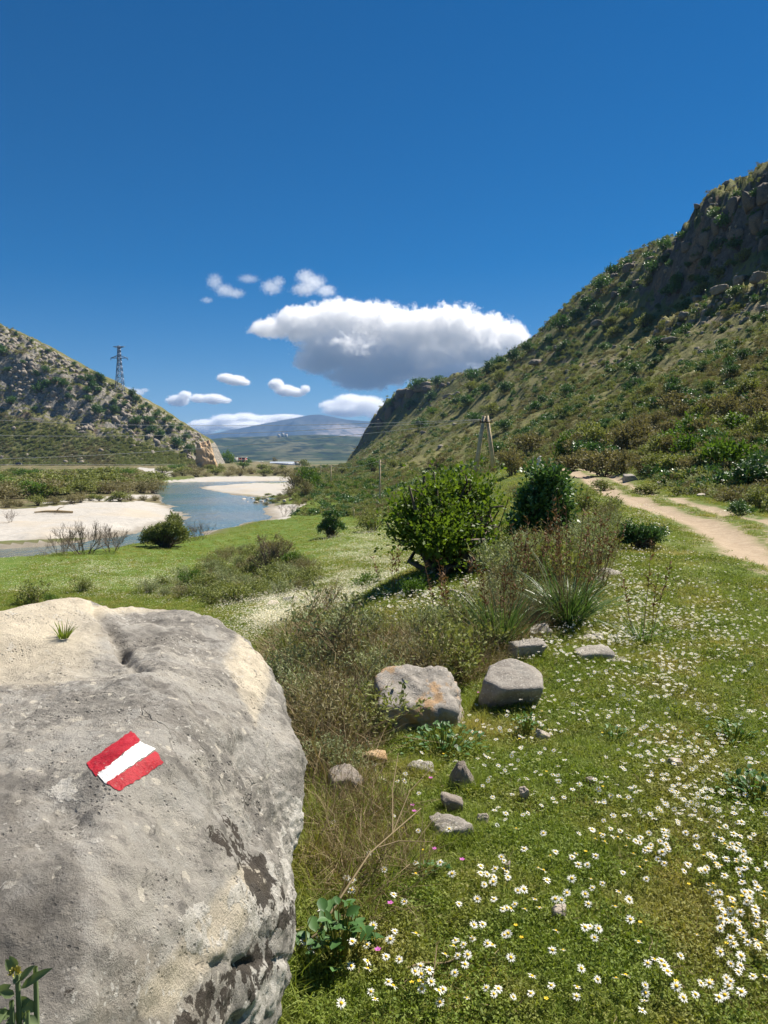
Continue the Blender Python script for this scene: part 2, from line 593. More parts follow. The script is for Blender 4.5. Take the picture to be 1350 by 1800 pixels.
track = np.clip(sstep(wid * 1.5, wid * .55, e1) + .9 * sstep(wid * .9, wid * .3, e2), 0, 1) * on
worn = np.clip(sstep(2.1, .6, np.abs(gV[:, 0] - tx - .5 + .5 * n1 + wig)), 0, 1) * sstep(3, 7, gV[:, 1]) * sstep(86, 78, gV[:, 1])
meadow = sstep(-2.5, -4.5, gV[:, 2]) * sstep(3, 8, dr) * sstep(260, 180, gV[:, 1])
ua = GU.ravel()
upath = np.interp(gV[:, 1], [120, 160, 200, 330, 420], [.53, .555, .56, .62, .66])
path = np.exp(-((ua - upath) / .007) ** 2) * sstep(110, 130, gV[:, 1]) * sstep(430, 350, gV[:, 1])
flood = np.clip(np.maximum(((gV[:, 1] > 100) & (gV[:, 0] < -.33 * gV[:, 1] + 8)) * 1.0, sstep(290, 370, gV[:, 1])), 0, 1) * (gV[:, 2] < -2.2)
wet = sstep(3.5, .6, dr + .8 * n2) * (gV[:, 1] > 40)
gA = {'wet': wet, 'flood': flood, 'gravel': gravel, 'track': track, 'worn': worn, 'meadow': meadow, 'path': path, 'hillu': np.clip(ua, 0, 1.5)}

def ground_material():
    t = NT('valley_ground')
    pos = t.geo()
    big = t.noise(pos, 0.08, 4)
    mid = t.noise(pos, 0.9, 5, 0.65)
    fin = t.noise(pos, 14.0, 4, 0.7)
    g = t.mix(t.ss(big, .35, .65), (.080, .125, .020), (.125, .155, .034))
    g = t.mix(t.ss(mid, .40, .72), g, (.15, .150, .050))
    g = t.mix(t.ss(fin, .45, .75), g, (.055, .080, .020))
    # short meadow grass on the flat by the river
    md = t.mix(t.ss(mid, .35, .7), (.082, .138, .022), (.130, .165, .040))
    g = t.mix(t.attr('meadow'), g, md)
    fl = t.mix(t.ss(t.noise(pos, .12, 5, .7), .4, .62), (.105, .105, .045), (.19, .155, .09))
    fl = t.mix(t.ss(t.noise(pos, .5, 5, .7), .56, .68), fl, (.05, .06, .025))
    g = t.mix(t.attr('flood'), g, fl)
    # bare worn soil
    soil = t.mix(t.ss(t.noise(pos, 5.0, 6, 0.7), .3, .75), (.39, .31, .22), (.29, .22, .15))
    soil = t.mix(t.ss(t.noise(pos, 38, 2), .58, .72), soil, (.45, .37, .27))
    wr = t.math('MULTIPLY', t.attr('worn'), t.ss(t.noise(pos, 2.6, 5, .7), .47, .62))
    wr = t.math('MULTIPLY', wr, 0.75)
    g = t.mix(wr, g, soil)
    te = t.math('MULTIPLY', t.attr('track'), t.ss(t.math('ADD', t.attr('track'), t.math('MULTIPLY', t.noise(pos, 3.5, 5, .7), 1.1)), .62, 1.0))
    g = t.mix(te, g, soil)
    gr = t.mix(t.ss(t.noise(pos, 1.6, 6, .75), .3, .7), (.47, .445, .405), (.345, .325, .295))
    gr = t.mix(t.ss(t.noise(pos, .10, 3), .5, .7), gr, (.42, .375, .31))
    g = t.mix(t.ss(t.math('ADD', t.attr('gravel'), t.math('MULTIPLY', t.noise(pos, .5, 5, .7), .5)), .6, .85), g, gr)
    g = t.mix(t.math('MULTIPLY', t.attr('wet'), .75), g, (.16, .135, .095))
    h = t.math('ADD', t.math('MULTIPLY', mid, 1.0), t.math('MULTIPLY', fin, 0.35))
    return t.fin(t.pbr(g, .95, t.bump(h, .05), spec=.1))

def hill_material(name, rock_bias=0.0, lo=(.120, .128, .042), hi=(.185, .178, .072)):
    t = NT(name)
    pos = t.geo()
    big = t.noise(pos, 0.03, 4)
    mid = t.noise(pos, 0.25, 6, .65)
    fin = t.noise(pos, 1.7, 5, .7)
    g = t.mix(t.ss(big, .35, .65), lo, hi)
    g = t.mix(t.ss(mid, .45, .70), g, (.20, .175, .090))
    g = t.mix(t.ss(fin, .5, .75), g, (.080, .092, .034))
    nz = t.n('ShaderNodeSeparateXYZ')
    t.set(nz.inputs[0], t.geo('Normal'))
    sl = t.math('SUBTRACT', 1.0, nz.outputs[2])
    rm = t.math('ADD', t.math('MULTIPLY', sl, 2.2), t.math('MULTIPLY', t.noise(pos, .16, 6, .7), 1.0))
    if rock_bias: rm = t.math('ADD', rm, t.math('MULTIPLY', t.attr('rocky'), rock_bias))
    rm = t.ss(rm, 1.42, 1.62)
    ra, rb = ((.16, .145, .125), (.075, .069, .06)) if not rock_bias else ((.37, .34, .29), (.20, .185, .155))
    rk = t.mix(t.ss(t.noise(pos, .45, 6, .7), .35, .65), ra, rb)
    rk = t.mix(t.ss(t.noise(pos, .07, 3), .55, .7), rk, (.22, .155, .10))
    rk = t.mix(t.ss(t.voro(pos, .5, 'DISTANCE_TO_EDGE'), .08, .0), rk, (.09, .085, .075))
    g = t.mix(rm, g, rk)
    g = t.mix(t.math('MULTIPLY', t.attr('path'), .8), g, (.34, .27, .19))
    h = t.math('ADD', mid, t.math('MULTIPLY', fin, .3))
    return t.fin(t.pbr(g, .95, t.bump(h, .8), spec=.08))

M['ground'] = ground_material()
M['hill'] = hill_material('hillside_scrub_and_rock')
M['hill_l'] = hill_material('rocky_hillside', .42, (.085, .100, .030), (.150, .145, .062))

def submesh(name, Q, mat):
    used = np.unique(Q)
    rem = np.full(len(gV), -1)
    rem[used] = np.arange(len(used))
    return mkmesh(name, gV[used], rem[Q], mat, {k: a[used] for k, a in gA.items()}, True)

ground = put('ground', submesh('ground', gQ[~isH], M['ground']))
tag(ground, 'valley ground with daisy meadow, dirt track, gravel bars and river bed', 'ground', kind='structure')
hill = put('hillside', submesh('hillside', gQ[isH], M['hill']))
tag(hill, 'steep scrubby hillside rising on the right with dark cliffs along its crest', 'hill', kind='structure')

# valley floor out to the far ridges
t = NT('far_fields')
pos = t.geo()
c = t.mix(t.ss(t.noise(pos, .004, 4), .4, .6), (.075, .095, .035), (.14, .13, .07))
c = t.mix(t.ss(t.noise(pos, .02, 5), .5, .7), c, (.05, .07, .025))
M['plain'] = t.fin(t.pbr(c, .95))
vf = put('valley_floor', mkmesh('valley_floor', [[-6500, -400, -8.2], [6500, -400, -8.2], [6500, 13400, -8.2], [-6500, 13400, -8.2]], np.array([[0, 1, 2, 3]]), M['plain']))
tag(vf, 'flat valley floor stretching to the far ridges', 'plain', kind='structure')

# river
t = NT('river_water')
pos = t.geo()
st = t.n('ShaderNodeMapping'); t.set(st.inputs['Vector'], pos); st.inputs['Scale'].default_value = (1.0, .35, 1)
wv = t.math('ADD', t.noise(st.outputs[0], 1.1, 4, .6), t.math('MULTIPLY', t.noise(st.outputs[0], .28, 3, .6), 1.5))
depth = t.ss(t.noise(pos, .035, 3), .35, .65)
c = t.mix(depth, (.055, .125, .118), (.140, .150, .118))
M['water'] = t.fin(t.pbr(c, .12, t.bump(wv, .16, 1.0), spec=.3))
rx, ry = RIV[:, 0], RIV[:, 1]
wp = [(rx.min() - 10, ry.min() - 8), (rx.max() + 14, ry.min() - 8), (rx.max() + 14, ry.max() + 20), (rx.min() - 10, ry.max() + 20)]
river = put('river', mkmesh('river', [[-150, 40, WATER], [-4, 40, WATER], [-4, 330, WATER], [-150, 330, WATER]], np.array([[0, 1, 2, 3]]), M['water']))
tag(river, 'shallow blue-green river winding between pale gravel bars', 'river', kind='structure')

# left hill
LPX = np.array([-900, -200, 0, 60, 120, 180, 215, 260, 310, 345, 358, 375, 392, 420.])
LPY = np.array([300, 510, 578, 605, 640, 668, 690, 715, 745, 770, 782, 816, 824, 826.])
lx = (LPX - 675) / F * 600
lh = CAMH + (805 - LPY) / F * 600
Lx = np.linspace(lx[0], -112, 420)
Lv = np.linspace(0, 1.5, 190)
ch = np.interp(Lx, lx, lh)
YB = 508.0
def left_z(X, V):
    h = np.interp(X, lx, lh)
    Y = YB + V * 92.0
    p = np.stack([X.ravel(), Y.ravel(), np.zeros(X.size)], 1)
    vz = np.interp(V, [0, .10, .42, .56, .80, 1.0, 1.5], [0, .05, .34, .46, .86, 1.0, 1.02])
    base = -3.6 - 4.5 * sstep(-150, -128, X)
    z = base + (h - base) * vz
    am = np.clip((h - base) / 14, 0, 1)
    z = z + am * (sstep(0, .3, V) * 1.5 * fbm(p * .045, 4, 61).reshape(X.shape))
    rk = sstep(.36, .5, V + .06 * pn(p * .02, 63).reshape(X.shape)) * sstep(1.5, 1.05, V)
    z = z + am * rk * 2.4 * ridged(p * .09, 5, 65, .6).reshape(X.shape) - am * rk * 1.0
    return Y, z
LX, LV = np.meshgrid(Lx, Lv)
LY, LZ = left_z(LX, LV)
LX2 = LX + (np.clip((LX + 170) / 40, 0, 1)) * 4 * LV
LV3 = np.stack([LX.ravel(), LY.ravel(), LZ.ravel()], 1)
li = np.arange(LX.size).reshape(LX.shape)
lQ = np.stack([li[:-1, :-1], li[:-1, 1:], li[1:, 1:], li[1:, :-1]], -1).reshape(-1, 4)
lh_o = put('left_hill', mkmesh('left_hill', LV3, lQ, M['hill_l'], {'path': np.zeros(LX.size), 'rocky': sstep(.38, .55, LV + .1 * fbm(LV3 * .03, 3, 62).reshape(LV.shape)).ravel() * (1 - .12 * sstep(.86, 1.0, LV)).ravel()}, True))
tag(lh_o, 'rocky hill on the far side of the river below the pylon', 'hill', kind='structure')
def lhz(x, v):
    Y, z = left_z(np.array([[x]], float), np.array([[v]], float))
    return Vector((x, float(Y[0, 0]), float(z[0, 0])))
def LG(px, py):
    """world point on the left hill seen at a photo pixel"""
    a, b = ray(px, py)
    V = np.linspace(0, 1.3, 400)
    Y = YB + V * 92
    _, z = left_z((a * Y)[None], V[None])
    d = CAMH + b * Y - z[0]
    i = int(np.argmax(d < 0))
    if d[i] >= 0: i = 310
    return Vector((float(a * Y[i]), float(Y[i]), float(z[0][i])))

# far ridge and mountain
def ridge(name, Y0, depth, pts, x0, x1, mat, label, amp, nx=300, ny=70):
    ppx = np.array([p[0] for p in pts], float); ppy = np.array([p[1] for p in pts], float)
    xs = np.linspace(x0, x1, nx)
    v = np.linspace(-1, .6, ny)
    X, Vv = np.meshgrid(xs, v)
    hx = (ppx - 675) / F * Y0
    H = CAMH + (805 - np.interp(X, hx, ppy)) / F * Y0
    Yw = Y0 + Vv * depth
    p = np.stack([X.ravel() / depth, Yw.ravel() / depth, np.zeros(X.size)], 1)
    prof = np.where(Vv < 0, (1 + Vv) ** 1.15, 1 - .6 * Vv)
    spur = fbm(p * np.array([5.0, 1.6, 1]), 5, 71, .55).reshape(X.shape)
    Z = -9 + (H + 9) * prof + amp * spur * prof * sstep(0.0, -.25, Vv)
    i = np.arange(X.size).reshape(X.shape)
    Q = np.stack([i[:-1, :-1], i[:-1, 1:], i[1:, 1:], i[1:, :-1]], -1).reshape(-1, 4)
    o = put(name, mkmesh(name, np.stack([X.ravel(), Yw.ravel(), Z.ravel()], 1), Q, mat, None, True))
    return tag(o, label, 'mountain' if 'mountain' in name else 'ridge', kind='structure')

t = NT('ridge_fields')
pos = t.geo()
c = t.mix(t.ss(t.noise(pos, .0035, 5, .6), .42, .58), (.028, .045, .018), (.10, .10, .055))
c = t.mix(t.ss(t.noise(pos, .012, 5, .7), .48, .60), c, (.010, .018, .010))
c = t.mix(t.ss(t.voro(pos, .02), .20, .12), c, (.018, .030, .015))
M['ridge'] = t.fin(t.pbr(c, .95, spec=.05))
t = NT('mountain_rock')
pos = t.geo()
sep = t.n('ShaderNodeSeparateXYZ'); t.set(sep.inputs[0], pos)
c = t.mix(t.ss(t.noise(pos, .0012, 6, .65), .4, .62), (.030, .040, .036), (.060, .064, .058))
sc_ = t.math('MULTIPLY', t.ss(sep.outputs[0], -1050, -650), t.ss(sep.outputs[2], 520, 380))
sc_ = t.math('MULTIPLY', sc_, t.ss(t.noise(pos, .0035, 6, .7), .36, .56))
c = t.mix(sc_, c, (.26, .225, .20))
M['mountain'] = t.fin(t.pbr(c, .95, spec=.05))
ridge('far_ridge', 4600, 1700, [(-400, 800), (200, 790), (340, 775), (400, 769), (470, 767), (560, 764), (640, 768), (700, 772), (900, 790), (1500, 800)], -2600, 2200, M['ridge'],
      'green patchwork ridge crossing the end of the valley', 60)
ridge('mountain', 10800, 2300, [(-500, 800), (250, 790), (340, 770), (365, 764), (420, 754), (470, 744), (520, 735), (545, 730), (562, 729), (580, 732), (610, 738), (650, 741), (700, 738), (800, 745), (1200, 790)], -5200, 2500,
      M['mountain'], 'blue mountain with a pale bare flank at the end of the valley', 130)

# ------------------------------------------------------------------ the marked boulder
BC = np.array([-0.80, 2.05, 0.35])
BPX = """0,1100,2.45 60,1075,2.55 90,1055,2.66 120,1045,2.75 150,1049,2.75 166,1064,2.68 182,1058,2.85 230,1055,2.95 300,1070,2.98 370,1086,2.90
410,1115,2.80 450,1150,2.70 480,1190,2.62 500,1250,2.48 522,1320,2.33 535,1390,2.18 537,1440,2.08 522,1475,2.02 503,1520,1.93 512,1580,1.85
508,1650,1.80 488,1685,1.78 468,1750,1.73 448,1800,1.68
205,1420,1.40 200,1500,1.29 190,1600,1.18 170,1700,1.10 150,1800,1.03 120,1900,.99
100,1450,1.40 0,1420,1.44 100,1560,1.215 0,1560,1.22 80,1700,1.075 0,1700,1.07 50,1800,1.0
300,1450,1.50 400,1450,1.70 480,1450,1.90 300,1600,1.31 400,1600,1.47 480,1600,1.66 300,1700,1.26 400,1700,1.43 300,1800,1.20 400,1800,1.42 350,1900,1.27
220,1337,1.53 150,1330,1.58 280,1330,1.61 100,1300,1.71 0,1300,1.76 300,1250,1.86 400,1300,1.95 470,1350,2.06 200,1200,2.08 100,1200,2.10 0,1200,2.10
0,1112,2.75 40,1102,2.85 0,1150,3.15 75,1085,2.9 -60,1125,2.6 -60,1160,3.0 120,1068,3.05 166,1084,2.95 150,1066,2.95 350,1180,2.32 430,1250,2.26 280,1120,2.62 225,1095,2.74 120,1100,2.50 188,1120,2.52 190,1160,2.30"""
pts = []
for tok in BPX.split():
    a_, b_, c_ = (float(v) for v in tok.split(','))
    pts.append(np.array(P(a_, b_, c_)))
for q in [(-.5, 3.0, .05), (-.5, 3.35, .0), (-1.2, 3.5, .1), (-1.9, 3.0, .1), (-2.2, 2.4, .2), (-2.1, 1.7, .3), (-1.7, 1.2, .5), (-1.2, 3.1, .7), (-1.7, 2.7, .8), (-.6, 3.15, .7),
          (-.38, 2.75, .5), (-1.75, 2.0, .95), (-1.5, 1.4, .75), (-.9, 1.0, .0), (-1.3, 1.1, .1), (-.55, 1.15, -.1), (-.58, 1.5, -.1), (-.52, 2.0, -.1), (-.50, 2.5, -.1), (-.47, 1.75, .1), (-.45, 2.2, .3),
          (-.8, 2.0, -.45), (-1.6, 2.2, -.4), (-.5, 2.6, -.4)]:
    pts.append(np.array(q))
pts = np.array(pts)
rel = pts - BC
rr = np.linalg.norm(rel, axis=1)
dd = rel / rr[:, None]
def phi(a, b):
    c = np.linalg.norm(a[:, None] - b[None], axis=2)
    return c ** 1.25
K = -phi(dd, dd) + np.eye(len(dd)) * 0.004
A_ = np.block([[K, np.ones((len(dd), 1))], [np.ones((1, len(dd))), np.zeros((1, 1))]])
wgt = np.linalg.solve(A_, np.concatenate([np.log(rr), [0]]))

def ico(sub):
    import bmesh
    bm = bmesh.new()
    bmesh.ops.create_icosphere(bm, subdivisions=sub, radius=1.0)
    V = np.array([v.co[:] for v in bm.verts])
    Fc = np.array([[v.index for v in f.verts] for f in bm.faces])
    bm.free()
    return V, Fc

bd, bF = ico(8)
br = np.empty(len(bd))
for k in range(0, len(bd), 20000):
    br[k:k + 20000] = np.exp(-phi(bd[k:k + 20000], dd) @ wgt[:-1] + wgt[-1])
bV = BC + bd * br[:, None]
def vnormals(V, Fc):
    n = np.cross(V[Fc[:, 1]] - V[Fc[:, 0]], V[Fc[:, 2]] - V[Fc[:, 0]])
    N = np.zeros_like(V)
    for k in range(3):
        np.add.at(N, Fc[:, k], n)
    return N / (np.linalg.norm(N, axis=1)[:, None] + 1e-12)
bN = vnormals(bV, bF)
bx, by = pix(bV[:, 0], bV[:, 1], bV[:, 2])
front = bN[:, 1] < 0.25
# broad weathering, bedding steps, then fine pitting; the left face below the mark is rougher
lowleft = sstep(240, 150, bx) * sstep(1330, 1450, by) * (bV[:, 1] < 2.0)
smooth_top = sstep(200, 110, bx) * sstep(1260, 1150, by)
paint_zone = np.exp(-(((bx - 220) / 95) ** 2 + ((by - 1337) / 75) ** 2))
calm = (1 - .75 * smooth_top) * (1 - .85 * paint_zone) * (1 - .2 * lowleft)
disp = 0.020 * fbm(bV * 2.3, 4, 81, .55) + 0.022 * ridged(bV * np.array([1.5, 1.2, 1.9]), 2, 79, .5) * (1 - .7 * paint_zone)
disp += calm * 0.010 * fbm(bV * np.array([7.0, 6.0, 9.0]), 4, 84, .6)
disp -= calm * (1 - lowleft) * 0.006 * np.exp(-(pn(bV * np.array([3.6, 3.0, 5.0]) + .25 * pn(bV * 9, 86)[:, None], 85) / .045) ** 2) * sstep(-.1, .3, pn(bV * 2.2, 87))
disp += calm * 0.005 * fbm(bV * 26, 4, 88, .7)
disp -= calm * lowleft * 0.004 * np.exp(-(pn(bV * np.array([7, 6, 9.0]) + .3 * pn(bV * 17, 92)[:, None], 91) / .055) ** 2)
disp += calm * lowleft * 0.006 * ridged(bV * 16, 4, 93, .65)
pit = np.clip(pn(bV * 52, 95) - .42, 0, 1)
disp -= calm * .008 * (1 - .8 * lowleft) * pit
def seg_d(p0, p1):
    ax, ay = p0; ex, ey = p1[0] - ax, p1[1] - ay
    tt_ = np.clip(((bx - ax) * ex + (by - ay) * ey) / (ex * ex + ey * ey), 0, 1)
    return np.hypot(bx - ax - tt_ * ex, by - ay - tt_ * ey)
wob = 5 * pn(bV * 14, 97)
def groove(path, w, dpt):
    global disp
    for a0, a1 in zip(path[:-1], path[1:]):
        d = seg_d(a0, a1) + wob
        disp = disp - front * dpt * np.exp(-(d / w) ** 2) * 0.8
groove([(168, 1066), (192, 1110), (215, 1150), (250, 1190)], 11, .035)
groove([(240, 1083), (290, 1098), (340, 1100)], 4, .014)
groove([(0, 1500), (60, 1492), (105, 1462), (135, 1425)], 4, .008)
groove([(330, 1700), (420, 1690), (500, 1680)], 6, .012)
groove([(380, 1400), (390, 1480)], 4, .008)
groove([(470, 1180), (500, 1260), (530, 1340)], 4, .010)
bV = bV + bN * disp[:, None]

_q = P(520, 1400, 2.15) - P(240, 1150, 2.3)
STREAK = -math.atan2(_q.y, _q.x)
def boulder_mat():
    t = NT('lichened_limestone')
    pos = t.geo()
    wn_ = t.n('ShaderNodeVectorMath', operation='ADD')
    t.set(wn_.inputs[0], pos)
    nv = t.n('ShaderNodeVectorMath', operation='SCALE'); t.set(nv.inputs[0], t.noise(pos, 6, 4, .6, out='Color')); nv.inputs['Scale'].default_value = .16
    t.set(wn_.inputs[1], nv.outputs[0])
    wp_ = wn_.outputs[0]
    base = t.mix(t.ss(t.noise(pos, 2.4, 6, .65), .32, .68), (.25, .232, .205), (.39, .365, .32))
    base = t.mix(t.math('MULTIPLY', t.ss(t.noise(pos, 30, 5, .75), .45, .75), .55), base, (.36, .335, .295))
    base = t.mix(t.math('MULTIPLY', t.ss(t.noise(pos, 70, 5, .8), .53, .66), .75), base, (.085, .078, .070))
    base = t.mix(t.math('MULTIPLY', t.ss(t.noise(pos, 1.5, 4, .6), .55, .75), .7), base, (.36, .315, .245))
    # long weathering streaks running down the right face
    mp = t.n('ShaderNodeMapping'); t.set(mp.inputs['Vector'], pos); mp.inputs['Rotation'].default_value = (0, 0, STREAK); mp.inputs['Scale'].default_value = (.9, 8.0, 6.0)
    sk = t.noise(mp.outputs[0], 1.1, 6, .65, .4)
    base = t.mix(t.math('MULTIPLY', t.ss(sk, .50, .62), .75), base, (.45, .418, .362))
    base = t.mix(t.math('MULTIPLY', t.ss(sk, .46, .36), .65), base, (.155, .145, .130))
    mot = t.noise(pos, 7.5, 7, .70)
    base = t.mix(t.math('MULTIPLY', t.ss(mot, .50, .58), .6), base, (.43, .41, .37))
    base = t.mix(t.math('MULTIPLY', t.ss(mot, .46, .39), .6), base, (.16, .15, .136))
    base = t.mix(t.math('MULTIPLY', t.ss(t.math('ADD', t.math('MULTIPLY', t.attr('grey_tone'), .42), t.noise(pos, 3.4, 7, .72)), .72, .98), .75), base, (.115, .105, .092))
    cream = t.math('MULTIPLY', t.attr('cream'), t.ss(t.math('ADD', t.attr('cream'), t.noise(pos, 9, 6, .7)), .75, 1.05))
    base = t.mix(cream, base, t.mix(t.ss(t.noise(pos, 14, 5, .7), .35, .7), (.68, .60, .46), (.54, .47, .36)))
    # round pale lichen spots of two sizes
    sp = t.math('MULTIPLY', t.ss(t.voro(wp_, 19), .21, .15), t.ss(t.noise(pos, 4.0, 3), .40, .50))
    sp2 = t.math('MULTIPLY', t.ss(t.voro(wp_, 46), .24, .17), t.ss(t.noise(pos, 3.0, 3), .42, .6))
    base = t.mix(t.math('MULTIPLY', sp, .85), base, (.60, .55, .46))
    base = t.mix(t.math('MULTIPLY', sp2, .85), base, (.60, .57, .51))
    # white crust and near-black crust towards the right flank
    n_ = t.noise(wp_, 9.0, 6, .64)
    cr = t.ss(t.math('ADD', n_, t.math('MULTIPLY', t.attr('crust'), .24)), .66, .70)
    base = t.mix(t.math('MULTIPLY', cr, .9), base, t.mix(t.ss(t.noise(pos, 40, 4), .4, .7), (.62, .59, .53), (.47, .44, .38)))
    dk = t.ss(t.math('ADD', t.noise(wp_, 14.0, 6, .70), t.math('MULTIPLY', t.attr('dark'), .25)), .715, .74)
    base = t.mix(t.math('MULTIPLY', dk, .9), base, (.052, .042, .034))
    h = t.math('ADD', t.noise(pos, 48, 8, .82), t.math('MULTIPLY', t.noise(pos, 170, 4, .8), .5))
    pt = t.math('MULTIPLY', t.ss(t.voro(pos, 75), .30, .12), t.ss(t.noise(pos, 7, 4), .45, .6))
    h = t.math('SUBTRACT', h, t.math('MULTIPLY', pt, .5))
    vk = t.ss(t.voro(wp_, 5.0, 'DISTANCE_TO_EDGE'), .022, .004)
    vk = t.math('MULTIPLY', vk, t.ss(t.noise(pos, 2.0, 3), .57, .66))
    h = t.math('SUBTRACT', h, t.math('MULTIPLY', vk, .9))
    base = t.mix(t.math('MULTIPLY', vk, .45), base, (.06, .052, .045))
    h = t.math('ADD', h, t.math('MULTIPLY', cr, .2))
    base = t.mix(t.math('MULTIPLY', pt, .5), base, (.07, .062, .055))
    return t.fin(t.pbr(base, .93, t.bump(h, .014, .9), spec=.12))
M['boulder'] = boulder_mat()
cream = np.clip(sstep(250, 60, bx + 30 * n2[:1].mean()) * sstep(1290, 1130, by) + sstep(70, 20, np.abs(bx - 440) + .4 * np.abs(by - 1170)) + sstep(150, 60, bx - 300) * sstep(1085, 1055, by), 0, 1)
cream += sstep(60, 10, seg_d((260, 1760), (420, 1560))) * .8 + sstep(50, 10, seg_d((190, 1480), (170, 1800))) * .3
crust = .75 * sstep(60, 10, seg_d((535, 1400), (515, 1640))) + .8 * sstep(70, 20, seg_d((330, 1640), (480, 1560))) + sstep(70, 20, seg_d((400, 1760), (470, 1720))) + .7 * sstep(50, 10, seg_d((110, 1400), (130, 1440)))
dark = sstep(70, 15, seg_d((390, 1480), (480, 1600))) + sstep(60, 15, seg_d((320, 1790), (440, 1690))) + .5 * sstep(60, 10, seg_d((90, 1800), (150, 1650)))
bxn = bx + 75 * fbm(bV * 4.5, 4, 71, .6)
grey_tone = np.clip(sstep(215, 130, bxn) * sstep(1380, 1460, by + .5 * (bxn - bx)) + .8 * np.exp(-((bx - 300) / 110) ** 2 - ((by - 1130) / 45) ** 2) + .6 * np.exp(-((bx - 150) / 90) ** 2 - ((by - 1260) / 60) ** 2) + .35 * sstep(120, 40, seg_d((250, 1200), (520, 1420))), 0, 1)  # darker grey: lower left face, two upper patches, a diagonal band
crust *= front; dark *= front; cream *= front
boulder = put('boulder', mkmesh('boulder', bV, bF, M['boulder'], {'grey_tone': grey_tone, 'cream': np.clip(cream, 0, 1), 'crust': np.clip(crust, 0, 1.1), 'dark': np.clip(dark, 0, 1)}, True))
tag(boulder, 'huge grey lichened boulder carrying the red and white trail blaze', 'boulder')
btree = BVHTree.FromPolygons(bV.tolist(), bF.tolist())
bV_all, bF_all = bV, bF

# painted trail blaze: three stripes lying on the stone
def paint_mat(name, c, wear):
    t = NT(name)
    pos = t.geo()
    col = t.mix(t.ss(t.noise(pos, 60, 5, .7), .4, .75), c, tuple(v * .82 for v in c))
    col = t.mix(t.ss(t.noise(pos, 110, 5, .75), .60, .66), col, wear)
    return t.fin(t.pbr(col, .6, t.bump(t.noise(pos, 120, 4, .7), .004, .8), spec=.3))
M['red_paint'] = paint_mat('red_paint', (.36, .008, .018), (.30, .15, .13))
M['white_paint'] = paint_mat('white_paint', (.80, .79, .77), (.5, .48, .45))
def stripe(name, quad, mat, label, seed):
    """quad: photo pixels of the four corners, painted along the stone"""
    n, m = 56, 22
    q = np.array(quad, float)
    us = np.linspace(0, 1, n); vs = np.linspace(0, 1, m)
    U, Vv = np.meshgrid(us, vs)
    px = (q[0, 0] * (1 - U) + q[1, 0] * U) * (1 - Vv) + (q[3, 0] * (1 - U) + q[2, 0] * U) * Vv
    py = (q[0, 1] * (1 - U) + q[1, 1] * U) * (1 - Vv) + (q[3, 1] * (1 - U) + q[2, 1] * U) * Vv
    pp = np.stack([px.ravel() * .10, py.ravel() * .10, np.full(px.size, seed)], 1)
    ed = (np.minimum(np.minimum(U, 1 - U) * 4, np.minimum(Vv, 1 - Vv) * 1.6)).ravel()
    j = np.clip(1 - ed * 3, 0, 1) * 2.0
    px = px.ravel() + j * fbm(pp, 3, 3); py = py.ravel() + j * fbm(pp, 3, 9)
    V = []
    for a_, b_ in zip(px, py):
        dv = (P(a_, b_, 1.0) - Vector((0, 0, CAMH))).normalized()
        hit, nrm, _, _ = btree.ray_cast(Vector((0, 0, CAMH)), dv)
        if nrm.dot(dv) > 0: nrm = -nrm
        V.append(hit + nrm * .0014)
    V = np.array(V)
    i = np.arange(n * m).reshape(m, n)
    Q = np.stack([i[:-1, :-1], i[1:, :-1], i[1:, 1:], i[:-1, 1:]], -1).reshape(-1, 4)
    o = put(name, mkmesh(name, V, Q, mat, None, True), boulder)
    o['label'] = label
stripe('painted_stripe', [(151, 1342), (231, 1285), (246, 1302), (168, 1366)], M['red_paint'], 'upper red stripe of the trail blaze', 1)
stripe('painted_stripe', [(170, 1362), (247, 1303), (272, 1318), (186, 1378)], M['white_paint'], 'white middle stripe of the trail blaze', 5)
stripe('painted_stripe', [(186, 1377), (272, 1321), (288, 1341), (209, 1392)], M['red_paint'], 'lower red stripe of the trail blaze', 9)

# ------------------------------------------------------------------ rocks
def rock_mesh(name, seed, mat, sub=4, planes=7, rough=.06, sharp=44, taper=0.0):
    rg = np.random.default_rng(seed)
    V, Fc = ico(sub)
    n = rg.normal(size=(planes, 3)); n /= np.linalg.norm(n, axis=1)[:, None]
    dist = rg.uniform(.84, 1.12, planes)
    ax = np.concatenate([np.eye(3), -np.eye(3)]) + rg.normal(size=(6, 3)) * .22
    ax /= np.linalg.norm(ax, axis=1)[:, None]
    n = np.concatenate([n, ax]); dist = np.concatenate([dist, rg.uniform(.62, .85, 6)])
    c = np.clip(V @ n.T, 1e-3, None) / dist
    r = 1.0 / (np.sum(c ** sharp, axis=1) ** (1.0 / sharp))
    P_ = V * r[:, None]
    N = vnormals(P_, Fc)
    P_ = P_ + N * (rough * fbm(P_ * 2.4, 3, seed)[:, None] + rough * .45 * ridged(P_ * 6, 3, seed + 5)[:, None])
    P_ /= np.abs(P_).max(0)
    if taper:
        P_[:, :2] *= (1 - taper * np.clip(P_[:, 2:3] * .5 + .5, 0, 1))
        P_ /= np.abs(P_).max(0)
    return mkmesh(name, P_ * .5, Fc, mat, None, True)

